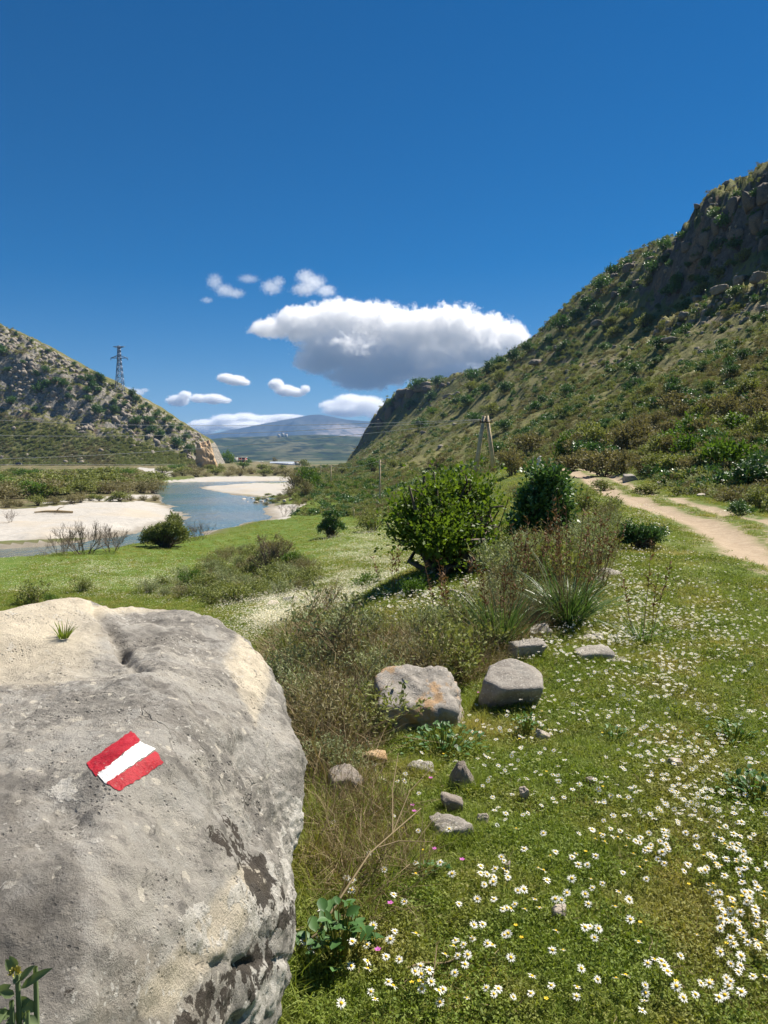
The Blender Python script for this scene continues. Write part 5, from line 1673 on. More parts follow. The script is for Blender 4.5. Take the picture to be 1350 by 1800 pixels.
# bushes hanging on the crest and its cliffs
for (a_, b_) in [(1290, 350), (1330, 345), (1255, 385), (1240, 410), (1275, 400), (1320, 385), (1200, 420), (1170, 440), (1140, 455), (1100, 468), (1080, 480), (1110, 500), (1060, 510), (1150, 480), (1180, 470), (1030, 540), (1050, 550), (1010, 560),
                 (990, 575), (1090, 540), (1225, 450), (1240, 470), (1260, 440), (1300, 430), (1345, 420), (960, 598), (930, 615), (905, 632), (880, 645), (855, 655), (830, 668), (735, 685), (770, 676), (700, 700), (690, 715), (720, 715), (755, 700)]:
    zn = 'on the big cliff at the upper right' if a_ > 1210 else 'on the skyline between the cliff and the cloud' if a_ > 1000 else 'on the skyline just right of the big cloud' if a_ > 820 else 'on top of the rocky nose of the right hill'
    hill_bush('dark', a_, b_ + 4, rg.uniform(18, 40), 'dark evergreen bush ' + zn, 'dark bushes ' + zn, .9)

for k, (a_, b_, w_, h_, l_) in enumerate([(1335, 492, 40, 20, 'broken grey crag on the right slope, rightmost of the ledge below the crest'), (1300, 500, 40, 22, 'tall grey crag in the middle of the ledge below the right crest'), (1266, 512, 36, 16, 'grey crag left of the tall one on the ledge below the right crest'),
        (1232, 528, 34, 12, 'low crag at the left end of the ledge below the right crest'), (1205, 560, 44, 14, 'flat pale crag just under the faint hill path'), (1180, 600, 46, 10, 'pale flat outcrop lower on the slope under the faint hill path'), (1052, 572, 26, 12, 'small pale crag on the slope near the skyline'),
        (1345, 545, 40, 12, 'pale crag beside the hill path at the right edge'), (985, 612, 30, 8, 'thin pale rock band below the skyline'), (945, 640, 34, 10, 'thin pale rock band below and left of another'), (1000, 668, 20, 6, 'small pale rock alone on the open slope'),
        (745, 682, 40, 16, 'grey crag on top of the rocky nose of the right hill'), (705, 700, 34, 22, 'grey crag above the overhang of the rocky nose'), (790, 700, 40, 10, 'pale rock band right of the rocky nose')]):
    w = G(a_, b_); s_ = w.y / F
    tag(put('crag', rock_mesh('crag', 1700 + k, M['rock_cliff'], 4, 12, .16, 20), None, (w.x, w.y, w.z + h_ * s_ * .2), k * 1.1, (w_ * s_, w_ * s_ * .6, h_ * s_ * 1.2)), l_, 'crag')

M['rock_dark'] = rock_mat('dark_cliff_rock', (.085, .078, .068), (.17, .155, .135), .25, .3)
rc = np.random.default_rng(88)
for (a_, b_, w_, h_) in [(1345, 345, 40, 46), (1318, 362, 36, 40), (1290, 372, 34, 44), (1262, 398, 34, 40), (1240, 422, 30, 36), (1330, 400, 40, 40), (1296, 418, 36, 34), (1264, 440, 32, 30), (1345, 432, 34, 30), (1228, 448, 26, 26),
                        (1208, 436, 22, 20), (1176, 448, 20, 16), (1142, 462, 22, 18), (1106, 474, 26, 22), (1082, 490, 22, 22), (1058, 512, 20, 20), (1036, 536, 18, 16), (1012, 556, 16, 14), (1120, 500, 24, 18), (1080, 522, 22, 16),
                        (700, 712, 24, 26), (722, 694, 24, 20), (752, 684, 26, 16), (684, 730, 20, 26), (668, 750, 16, 22), (778, 680, 22, 12)]:
    w = G(a_, b_); s_ = w.y / F
    zn = 'of the big dark cliff at the upper right' if a_ > 1215 else 'breaking the skyline left of the big cliff' if a_ > 900 else 'of the dark rocky nose at the far end of the right hill'
    tag(put('crag', rock_mesh('crag', int(rc.integers(1e5)), M['rock_dark'], 3, 10, .22, 16), None, (w.x, w.y, w.z + h_ * s_ * .05), float(rc.uniform(0, 6)), (w_ * s_, w_ * s_ * .7, h_ * s_ * 1.1)), 'dark jagged crag ' + zn, 'crag', 'dark crags ' + zn)

# ---- left hill: dark bushes among the rocks, low scrub, stones
for (a_, b_, w_) in [(8, 622, 22), (62, 660, 14), (80, 655, 16), (66, 665, 14), (75, 690, 30), (98, 672, 14), (110, 680, 22), (85, 680, 18), (122, 690, 12), (142, 668, 12), (158, 672, 20), (152, 690, 16), (178, 672, 16), (168, 682, 20), (176, 690, 14),
                     (155, 706, 16), (170, 728, 26), (198, 712, 18), (200, 725, 20), (230, 698, 18), (238, 706, 16), (222, 715, 14), (250, 720, 12), (262, 722, 12), (275, 735, 14), (290, 742, 14), (302, 738, 10), (300, 755, 16), (315, 758, 14), (325, 772, 18),
                     (120, 700, 14), (20, 710, 20), (60, 725, 14), (14, 655, 14), (40, 640, 10), (210, 700, 10), (30, 590, 10), (55, 602, 9), (85, 620, 10), (130, 643, 10), (150, 654, 9), (172, 663, 12), (182, 668, 14), (236, 702, 10), (256, 713, 9), (280, 727, 10), (296, 737, 9), (318, 750, 9), (280, 770, 22), (310, 785, 26), (330, 795, 22), (345, 800, 16), (240, 748, 22), (262, 745, 20), (270, 760, 20)]:
    hill_bush('dark', 0, 0, w_, 'dark evergreen bush among the rocks of the left hill', 'dark bushes on the left hill', .9, LG(a_, b_))
rg = np.random.default_rng(31)
n_ = 16000
X_ = rg.uniform(-330, -122, n_); V_ = rg.uniform(0.0, 1.06, n_)
Y_, Z_ = left_z(X_, V_)
p_ = np.stack([X_, Y_, X_ * 0], 1)
nn = fbm(p_ * .03, 3, 44)
keep = rg.random(n_) < np.where(V_ < .44 + .1 * nn, .55, .16)
q3 = np.stack([X_, Y_, Z_ - .1], 1)[keep]
k_ = fbm(q3 * .03, 2, 46) + rg.normal(size=len(q3)) * .3
scatter('hill_scrub', tus['olive'], q3[k_ > -.05], rg.uniform(1.2, 3.2, (k_ > -.05).sum()), 'green scrub on the lower slope of the left hill', 'scrub')
scatter('hill_scrub', tus['sage'], q3[(k_ <= -.05) & (k_ > -.35)], 2.2, 'grey-green scrub on the left hill', 'scrub')
scatter('hill_scrub', tus['brown'], q3[k_ <= -.35], 2.2, 'brown scrub on the left hill', 'scrub')
keep = rg.random(n_) < np.where((V_ > .46 + .08 * nn) & (V_ < 1.05) & (fbm(p_ * .06, 3, 49) > .05), .26, .006)
q3 = np.stack([X_, Y_, Z_ - .5], 1)[keep]
M['rock_left'] = rock_mat('pale_cliff_rock', (.20, .185, .16), (.33, .30, .26), .2, .5)
chips2 = [rock_mesh('hill_stone', 1140 + k, M['rock_left'], 2, 8) for k in range(4)]
scatter('hill_stones', chips2, q3, rg.uniform(1.0, 4.6, len(q3)), 'pale limestone crags on the upper left hill', 'rocks', .5)
# quarried orange face at the nose of the left hill
M['orange_face'] = rock_mat('orange_rock_face', (.46, .30, .15), (.58, .46, .33), .4, .9)
w = P(361, 822, 509); s_ = 509 / F
tag(put('cliff', rock_mesh('cliff', 1171, M['orange_face'], 5, 14, .14, 20, .6), None, (w.x - 1.0, w.y + 7, w.z + 20 * s_), .25, (40 * s_, 17, 60 * s_)), 'ochre rock face ending the left hill above the road', 'cliff')

# ---- willows and brush on the flood plain
WIL = {'willow': [shrub_meshes('foliage', M['leaf_fresh'], M['bark'], 1300 + j, 1.0, 1.0, 220, 5, .10, .04, .26, 1.0, lobes=8, hollow=.2) for j in range(2)],
       'brush': [shrub_meshes('foliage', M['leaf_brown'], M['twig'], 1310 + j, 1.0, .8, 220, 5, .09, .03, .26, 1.0, lobes=8, hollow=.2) for j in range(2)],
       'alder': [shrub_meshes('foliage', M['leaf_olive'], M['bark'], 1320 + j, 1.0, .9, 220, 5, .10, .05, .22, .7, lobes=8, hollow=.2) for j in range(2)]}
def belt(poly, n, mind, kinds, wm, label, group, rg, hs=(.7, 1.1)):
    for (a_, b_) in fill(poly, n, mind, rg):
        k_ = rg.choice(kinds); w = G(a_, b_)
        s = rg.uniform(*wm)
        nm = {'willow': 'willow_bush', 'brush': 'brushwood', 'alder': 'riverside_bush'}[k_]
        ad = {'willow': 'yellow-green', 'brush': 'brown', 'alder': 'olive'}[k_]
        plant(nm, WIL[k_][int(rg.integers(2))], (w.x, w.y, w.z - .1), float(rg.uniform(0, 6.28)), (s, s, s * rg.uniform(*hs)), ad + ' ' + label, 'bush', ad + ' ' + group)
rgb = np.random.default_rng(5)
belt([(-60, 885), (60, 880), (140, 872), (270, 868), (280, 845), (200, 834), (0, 834), (-60, 836)], 170, 95, ['willow', 'alder', 'brush', 'brush', 'alder'], (5, 10), 'riverside bush in the thicket behind the wide gravel bar', 'thicket behind the wide gravel bar', rgb, (.36, .6))
belt([(0, 892), (60, 890), (150, 880), (280, 880), (300, 892), (280, 880), (120, 886)], 26, 90, ['brush', 'brush', 'alder'], (2, 4.5), 'low bush along the back edge of the wide gravel bar', 'low bushes behind the wide gravel bar', rgb, (.4, .7))
belt([(285, 839), (530, 838), (530, 826), (400, 824), (285, 826)], 110, 130, ['brush', 'brush', 'willow', 'alder'], (5, 11), 'distant bush in the belt before the valley buildings', 'belt before the valley buildings', rgb, (.35, .6))
belt([(510, 888), (548, 872), (556, 845), (530, 838), (512, 856), (500, 872)], 26, 120, ['brush', 'willow', 'brush'], (2.5, 6), 'riverside bush beside the lower gravel bar', 'bushes beside the lower gravel bar', rgb, (.7, 1.2))
belt([(440, 888), (540, 886), (545, 872), (470, 870)], 22, 60, ['brush', 'alder'], (1.2, 2.4), 'low bank bush by the pale stones', 'low bank bushes by the pale stones', rgb, (.4, .7))
belt([(540, 838), (660, 832), (700, 822), (640, 815), (560, 822)], 46, 200, ['alder', 'alder', 'willow'], (3.5, 7), 'bush at the foot of the right hill beyond the crop rows', 'bushes beyond the crop rows', rgb, (.6, .9))
for (a_, b_, Y_, wpx, k_, l_) in [(398, 826, 700, 36, 'willow', 'pale green tree left of the red and white building'), (436, 825, 820, 20, 'willow', 'fresh green tree right of the red and white building'), (535, 824, 760, 22, 'alder', 'green tree beside the small white house'),
                                  (362, 828, 600, 26, 'alder', 'dark green bush below the ochre rock face'), (482, 812, 1000, 12, 'brush', 'lone pale brown tree above the grey shed')]:
    w = P(a_, b_, Y_); s = wpx / F * Y_
    plant('valley_tree', WIL[k_][0], (w.x, w.y, w.z - .5), 0, (s, s, s * .9), l_, 'tree', parts=('crown', 'trunk'))
# crop rows
row_mesh = [shrub_meshes('foliage', M['leaf_fresh'], M['bark'], 1340 + j, 1.0, .9, 60, 4, .16, .08, .2, .8, lobes=4) for j in range(2)]
for r_ in [[(576, 853), (600, 854), (625, 860), (640, 872), (638, 890)], [(590, 848), (620, 851), (645, 858), (655, 872), (650, 884)], [(560, 856), (590, 862), (612, 872), (618, 888)], [(600, 844), (640, 848), (668, 854)]]:
    a = np.array(r_, float); L_ = np.concatenate([[0], np.cumsum(np.hypot(*np.diff(a, axis=0).T))])
    for s_ in np.arange(0, L_[-1], 4.2):
        w = G(np.interp(s_, L_, a[:, 0]) + rg.normal() * .8, np.interp(s_, L_, a[:, 1]))
        sc_ = rg.uniform(.7, 1.5) * (w.y / 150) ** .5
        plant('crop_plant', row_mesh[int(rg.integers(2))], (w.x, w.y, w.z), rg.uniform(0, 6), (sc_, sc_, sc_), 'young crop plant in the curved rows beyond the nearest pole', 'plant', 'crop plants in curved rows')

# ------------------------------------------------------------------ short grass, herbs, daisies
def tuft_mesh(seed, n, L, W, spread, mat, name='grass_tuft'):
    rg = np.random.default_rng(seed)
    a = rg.uniform(0, 6.283, n); r = np.sqrt(rg.uniform(0, 1, n)) * spread
    base = np.stack([np.cos(a) * r, np.sin(a) * r, np.full(n, -.005)], 1)
    a2 = rg.uniform(0, 6.283, n); tl = rg.uniform(.1, 1.15, n)
    d = np.stack([np.cos(a2) * np.sin(tl), np.sin(a2) * np.sin(tl), np.cos(tl)], 1)
    V, Q, per = blades(base, d, L * rg.uniform(.5, 1.3, n), W * rg.uniform(.7, 1.3, n), rg.uniform(.3, 1.4, n), 2, rg)
    return mkmesh(name, V, Q, mat, {'tint': np.repeat(rg.uniform(0, 1, n), per)})
def herb_mesh(seed, n, lf, spread, mat, h=.03):
    rg = np.random.default_rng(seed)
    a = rg.uniform(0, 6.283, n); r = np.sqrt(rg.uniform(0, 1, n)) * spread
    pos = np.stack([np.cos(a) * r, np.sin(a) * r, rg.uniform(.2, 1, n) * h], 1)
    d = np.stack([rg.normal(size=n), rg.normal(size=n), rg.uniform(-.1, .9, n)], 1)
    V, Q = leaves(pos, d, lf * rg.uniform(.6, 1.3, n), lf * rg.uniform(.45, .8, n), rg=rg, fold=.15)
    return mkmesh('herb', V, Q, mat, {'tint': np.repeat(rg.uniform(0, 1, n), 4)})
tufts = [tuft_mesh(1401 + k, 34, .042, .0030, .06, M['grass']) for k in range(4)]
herbs = [herb_mesh(1411 + k, 60, .0115, .065, M['herb'], .026) for k in range(4)]
dryt = [tuft_mesh(1421 + k, 9, .05, .0022, .06, M['dry']) for k in range(3)]
rg = np.random.default_rng(55)
def grass_pts(n, y0, y1, rg):
    x, y = grid_samples(n, rg, y0, y1)
    k = off_boulder(x, y)
    x, y = x[k], y[k]
    z = ground_z(x, y)
    tx_ = np.interp(y, TRY, TRX)
    e = np.minimum(np.abs(x - tx_) / np.interp(y, [0, 8, 12, 30, 80], [.1, .3, .60, .65, .75]), np.abs(x - tx_ - 1.45) / .5)
    w_ = sstep(.8, 1.5, e + .5 * fbm(xy0(x, y) * 1.8, 2, 61)) + (y < 8)
    w_ *= np.where((np.abs(x - tx_ - .5) < 2) & (y > 3.5), .62 + .8 * fbm(xy0(x, y) * .9, 3, 62), 1)
    px, py = pix(x, y, z)
    k = (rg.random(len(x)) < w_) & (px > -60) & (px < 1410) & (py < 1860)
    return x[k], y[k], z[k]
x, y, z = grass_pts(190000, 1.5, 40, rg)
sc_ = np.clip(.75 + .060 * y, .8, 3.0)
p3 = np.stack([x, y, z], 1)
nz = fbm(xy0(x, y) * 1.1, 3, 71)
kind = nz + rg.normal(size=len(x)) * .45
m_ = kind < .22
scatter('grass', tufts, p3[m_], sc_[m_] * rg.uniform(.7, 1.3, m_.sum()), 'short green grass of the meadow', 'grass', .2)
m_ = (kind >= .22) & (kind < .80)
scatter('ground_herbs', herbs, p3[m_], sc_[m_] * rg.uniform(.7, 1.4, m_.sum()), 'small leafy herbs growing between the grass', 'herbs', .2)
m_ = kind >= .80
scatter('dry_grass', dryt, p3[m_], sc_[m_] * rg.uniform(.6, 1.2, m_.sum()), 'dry straw bits lying between the grass', 'grass', .5)
# longer grass round the foot of the boulder and the rocks
longt = [tuft_mesh(1431 + k, 26, .13, .0035, .06, M['grass']) for k in range(3)]
drylong = [tuft_mesh(1441 + k, 22, .20, .0026, .07, M['dry']) for k in range(3)]
x, y, z = grass_pts(60000, 1.6, 9, rg)
px, py = pix(x, y, z)
DRYZ = [(540, 1400), (600, 1370), (700, 1400), (740, 1480), (720, 1560), (640, 1620), (560, 1640), (540, 1500)]
d1 = poly_sd(px, py, np.array(DRYZ, float)); d2 = poly_sd(px, py, np.array(SCRUB, float)); d3 = np.abs(poly_sd(px, py, BOUT))
m_ = (rg.random(len(x)) < .24 * (d1 < 0) + .30 * (d2 < 20)) & (off_boulder(x, y))
scatter('dry_grass', drylong, np.stack([x, y, z], 1)[m_], (np.where(d2 < 0, 1.7, 1.0) * rg.uniform(.6, 1.4, len(x)))[m_], 'long straw-coloured dead grass beside the boulder and in the scrub', 'grass', .4)
m_ = (rg.random(len(x)) < .22 * (d1 < 10) + .07 * (d2 < 25) + .25 * (d3 < 30) * (py > 1400)) & (off_boulder(x, y))
scatter('long_grass', longt, np.stack([x, y, z], 1)[m_], rg.uniform(.6, 1.3, m_.sum()), 'longer grass around the boulder and rocks', 'grass', .25)
cl_ = []
for (rx_, ry_, ra, rb) in RK:
    if ra < .06: continue
    nn_ = int(40 + 260 * (ra + rb))
    a_ = rng.uniform(0, 6.283, nn_); k_ = rng.uniform(.92, 1.3, nn_)
    cl_.append(np.stack([rx_ + np.cos(a_) * ra * k_, ry_ + np.sin(a_) * rb * k_], 1))
cl_ = np.concatenate(cl_)
scatter('long_grass', longt, np.stack([cl_[:, 0], cl_[:, 1], ground_z(cl_[:, 0], cl_[:, 1])], 1), rng.uniform(.35, .8, len(cl_)), 'longer grass hugging the foot of the loose rocks', 'grass', .35)
# coarse grass far out on the meadow
fart = [tuft_mesh(1451 + k, 60, .16, .02, .5, M['grass']) for k in range(3)]
x, y = grid_samples(60000, rg, 30, 200)
z = ground_z(x, y)
px, py = pix(x, y, z)
k = (hill_u(x, y) < .02) & (poly_sd(x, y, RIV) > 4) & (rg.random(len(x)) < .35) & ((np.abs(x - np.interp(y, TRY, TRX) - .6) > 2) | (y > 86)) & (x > -9 - .3 * y)
for g_ in GRAVEL: k &= in_px(px, py, g_) > 3
scatter('grass', fart, np.stack([x, y, z], 1)[k], np.clip(.5 + .006 * y[k], .6, 1.6), 'coarser grass on the river meadow', 'grass', .2)

# daisies
def daisy_parts(seed, H=.07, D=.027, petals=13):
    rg = np.random.default_rng(seed)
    a = np.arange(petals) * 6.283 / petals + rg.uniform(-.12, .12, petals)
    tx_, ty_ = rg.normal() * .34, rg.normal() * .38 - .12
    Rm = np.array(Matrix.Rotation(tx_, 3, 'Y') @ Matrix.Rotation(-ty_, 3, 'X'))
    d = np.stack([np.cos(a), np.sin(a), rg.uniform(-.25, .22, petals)], 1)
    V, Q = leaves(d * D * .12, d, D * .40 * rg.uniform(.85, 1.08, petals), D * .155, up=np.tile([0, 0, 1.0], (petals, 1)), rg=rg, fold=.1)
    hd = np.array([rg.normal() * .01, rg.normal() * .01, H])
    V = V @ Rm.T + hd
    # domed yellow centre
    k = np.arange(8) * 6.283 / 8
    C_ = np.concatenate([np.stack([np.cos(k) * D * .17, np.sin(k) * D * .17, np.full(8, .0005)], 1), np.stack([np.cos(k) * D * .11, np.sin(k) * D * .11, np.full(8, D * .10)], 1), [[0, 0, D * .13]]])
    CQ = np.array([[i_, (i_ + 1) % 8, 8 + (i_ + 1) % 8, 8 + i_] for i_ in range(8)]); CT = np.array([[8 + i_, 8 + (i_ + 1) % 8, 16] for i_ in range(8)])
    C_ = C_ @ Rm.T + hd
    st = np.array([[(0, 0, -.01), (hd[0] * .3, hd[1] * .3, H * .5), tuple(hd)]])
    sv, sf = tubes(st, np.array([[.0012, .0011, .001]]), 3, False)
    return (V, Q), (C_, [CQ, CT]), (sv, sf)
DV = []
for k in range(8):
    (V, Q), (C_, CF), (sv, sf) = daisy_parts(1500 + k, rng.uniform(.05, .085), rng.uniform(.025, .031), int(rng.integers(11, 15)))
    DV.append((mkmesh('petals', V, Q, M['petal'], {'tint': np.repeat(rng.uniform(0, 1, len(Q)), 4)}), mkmesh('flower_centre', C_, CF, M['disc'], {'tint': np.full(len(C_), .5)}, True), mkmesh('stem', sv, sf, M['herb'], {'tint': np.full(len(sv), .5)})))
def cluster_mesh(seed, n, spread, D=.026, petals=7):
    rg = np.random.default_rng(seed); mb = MB(); ds = MB()
    Vs, Qs, ti, fm = [], [], [], []
    cnt = 0
    for i_ in range(n):
        (V, Q), (C_, CF), _ = daisy_parts(seed * 50 + i_, rg.uniform(.04, .09), D, petals)
        o_ = np.array([rg.normal() * spread, rg.normal() * spread, 0])
        Vs += [V + o_, (C_[:9] - C_[:8].mean(0)) * .6 + C_[:8].mean(0) + o_ + [0, 0, .0012]]
        Qs.append(Q + cnt); cnt += len(V)
        oc = np.array([[0, 1, 2, 3], [0, 3, 4, 5], [0, 5, 6, 7]]) + 8 - 8
        fm.append(oc + cnt); cnt += 9
    me = mkmesh('daisies', np.concatenate(Vs), [np.concatenate(Qs), np.concatenate(fm)], M['petal'], {'tint': np.full(cnt, .6)})
    me.materials.append(M['disc'])
    mi = np.zeros(len(me.polygons), np.int32); mi[len(np.concatenate(Qs)):] = 1
    me.polygons.foreach_set('material_index', mi)
    return me
# where the photo shows them, as soft spots (x, y, sx, sy, flowers per 100 x 100 photo pixels)
DSP = [(1150, 1100, 130, 70, 150), (1050, 1130, 90, 50, 120), (1120, 1010, 60, 60, 140), (1170, 960, 25, 30, 60), (960, 1150, 50, 25, 150), (1180, 1180, 120, 60, 70), (1230, 1290, 150, 80, 48), (1200, 1400, 140, 60, 40),
       (1210, 1530, 110, 60, 46), (1290, 1600, 60, 70, 26), (1080, 1620, 160, 60, 14), (1300, 1740, 120, 50, 10), (900, 1420, 90, 100, 15), (780, 1310, 100, 60, 12), (960, 1260, 60, 60, 34), (900, 1280, 60, 30, 26), (860, 1500, 80, 60, 12), (720, 1700, 160, 80, 3.5), (950, 1750, 150, 60, 3.5),
       (700, 1080, 140, 45, 170), (640, 1000, 60, 60, 190), (790, 1045, 70, 22, 230), (720, 1050, 110, 22, 260), (480, 1095, 50, 25, 260), (590, 1065, 60, 25, 200), (500, 1065, 60, 14, 160), (660, 960, 60, 40, 170), (620, 940, 40, 25, 220), (740, 985, 60, 20, 200), (690, 1010, 40, 16, 120), (230, 1015, 130, 20, 200), (330, 1000, 100, 12, 70), (190, 1040, 80, 12, 120), (400, 1035, 90, 14, 70),
       (80, 1010, 120, 30, 18), (1320, 960, 40, 12, 25), (1320, 930, 40, 12, 30), (1080, 950, 60, 30, 60), (1240, 880, 60, 14, 14)]
def daisy_field(px, py):
    s_ = np.full(px.shape, 1.0)
    for (cx, cy, sx, sy, w_) in DSP:
        s_ = s_ + w_ * np.exp(-((px - cx) / sx) ** 2 / 1.6 - ((py - cy) / sy) ** 2 / 1.6)
    return s_
rg = np.random.default_rng(66)
NS = 420000
x, y = grid_samples(NS, rg, 1.9, 75)
NS = len(x)
z = ground_z(x, y)
px, py = pix(x, y, z)
tx_ = np.interp(y, TRY, TRX)
ok = (px > -5) & (px < 1355) & (py < 1800) & (hill_u(x, y) < .08) & off_boulder(x, y) & (np.minimum(np.abs(x - tx_), np.abs(x - tx_ - 1.45)) > .55 + .0 * x)
ok &= ~((poly_sd(px, py, np.array(SCRUB, float)) < -8) & (y < 14))
ok &= ~((poly_sd(px, py, BOUT) < 0) & (y < 1.9))
# how many samples fall in 100 x 100 px at that place
dens_s = np.maximum((py - 805), 5)
hist, ex_, ey_ = np.histogram2d(px[ok], py[ok], bins=[27, 45], range=[[0, 1350], [860, 1810]])
ix = np.clip((px / 50).astype(int), 0, 26); iy = np.clip(((py - 860) / (950 / 45)).astype(int), 0, 44)
per100 = hist[ix, iy] * (10000 / (50 * 950 / 45)) + 1e-6
clump = np.clip(1 + 1.5 * fbm(xy0(x, y) * np.clip(3.2 - y * .08, .5, 3.2)[:, None] * 1.0, 3, 82), .03, 3)
pr = daisy_field(px, py) * clump / per100 * np.where(y > 16, 3.9, np.where(y > 6, 2.1, 1.0)) * np.where(y > 16, np.clip(.9 + 2.2 * pn(xy0(x, y) * .45, 84), .08, 2.2), 1)
ok &= (rg.random(NS) < pr) & (py > 870)
x, y, z, px, py = x[ok], y[ok], z[ok], px[ok], py[ok]
vis = (poly_sd(px, py - 12, BOUT) > 4) & (py < 1795)
o_near = np.argsort(np.where(vis, y, 1e9))[:300]
is_near = np.zeros(len(x), bool); is_near[o_near] = True
for k, i_ in enumerate(o_near):
    pm, cm, sm = DV[k % 8]
    s_ = float(rng.uniform(.8, 1.15))
    e = empty('daisy', (float(x[i_]), float(y[i_]), float(z[i_])), float(rng.uniform(-.6, .6)), s_)
    zn = ('near the dead stem and low rocks' if px[i_] < 900 and py[i_] < 1560 else 'in the sparse grass along the bottom edge' if px[i_] < 1060 else 'in the thick drift at the lower right' if py[i_] > 1480 else 'in the open grass right of the blocky rock')
    tag(e, 'white daisy with a yellow centre ' + zn, 'daisy', 'daisies ' + zn)
    put('petals', pm, e); put('flower_centre', cm, e); put('stem', sm, e)
rest = ~is_near
single = [cluster_mesh(1600 + k, 1, .0, .028, 9) for k in range(4)]
clus = [cluster_mesh(1620 + k, 12, .20, .034, 5) for k in range(4)]
m1 = rest & (y <= 16); m2 = rest & (y > 16)
p3 = np.stack([x, y, z], 1)
scatter('daisies', single, p3[m1] + np.stack([x[m1] * 0, x[m1] * 0, .0035 * y[m1]], 1), rng.uniform(.8, 1.15, m1.sum()), 'white daisies carpeting the grass beside the track', 'daisies', .3)
scatter('daisies', clus, p3[m2] + np.array([0, 0, .06]), np.clip(.9 + .02 * y[m2], .9, 2.0), 'bands of white daisies across the meadow', 'daisies', .15)
# a few pink and yellow flowers
def small_flower(a_, b_, mat, D, H, label, cat, group, name):
    w = G(a_, b_ + 8)
    e = empty(name, w, random.uniform(0, 6)); tag(e, label, cat, group)
    n_ = 5; a = np.arange(n_) * 1.2566
    d = np.stack([np.cos(a), np.sin(a), np.full(n_, .25)], 1)
    V, Q = leaves(d * .001 + [0, 0, H], d, D * .5, D * .42, up=np.tile([0, 0, 1.0], (n_, 1)), rg=rng)
    put('petals', mkmesh('petals', V, Q, M[mat], {'tint': np.full(len(V), .5)}), e)
    sv, sf = tubes(np.array([[(0, 0, -.01), (.004, 0, H * .5), (0, 0, H)]]), np.array([[.0012, .001, .001]]), 3, False)
    put('stem', mkmesh('stem', sv, sf, M['herb'], {'tint': np.full(len(sv), .4)}), e)
for (a_, b_, l_) in [(757, 1385, 'pink flower left of the small pointed rock'), (725, 1435, 'pink flower on the left of the low pitted rock'), (728, 1446, 'pink flower just under another left of the low pitted rock'), (763, 1515, 'pink flower among daisies below the low pitted rock'), (812, 1535, 'bright pink flower beside the narrow pale stone'),
                     (686, 1615, 'pink flower left of the forked twig and above it'), (664, 1700, 'pale pink flower at the left tip of the forked twig'), (709, 1278, 'pink flower at the lower edge of the broad scarred rock'), (752, 1262, 'pink flower in front of the broad scarred rock'), (841, 1228, 'pink flower in the gap between the two large rocks')]:
    small_flower(a_, b_, 'pink', .022, .07, l_, 'flower', None, 'pink_flower')
for k in range(26):
    a_, b_ = rng.uniform(700, 1340), rng.uniform(1230, 1780)
    small_flower(a_, b_, 'yellow', .014, .05, 'tiny yellow flower scattered in the foreground grass', 'flower', 'tiny yellow flowers in the foreground grass', 'yellow_flower')

# ------------------------------------------------------------------ haze in the valley air
hz_ = NT('valley_haze')
pv = hz_.n('ShaderNodeVolumePrincipled')
pv.inputs['Color'].default_value = (.27, .52, 1.0, 1)
pv.inputs['Density'].default_value = 5.2e-5
pv.inputs['Anisotropy'].default_value = 0.0
hz_.t.links.new(pv.outputs[0], hz_.out.inputs['Volume'])
V, q = box((0, 6500, 395), (13400, 14000, 810))
hzo = put('haze', mkmesh('haze', V, q, hz_.m))
tag(hzo, kind='stuff')

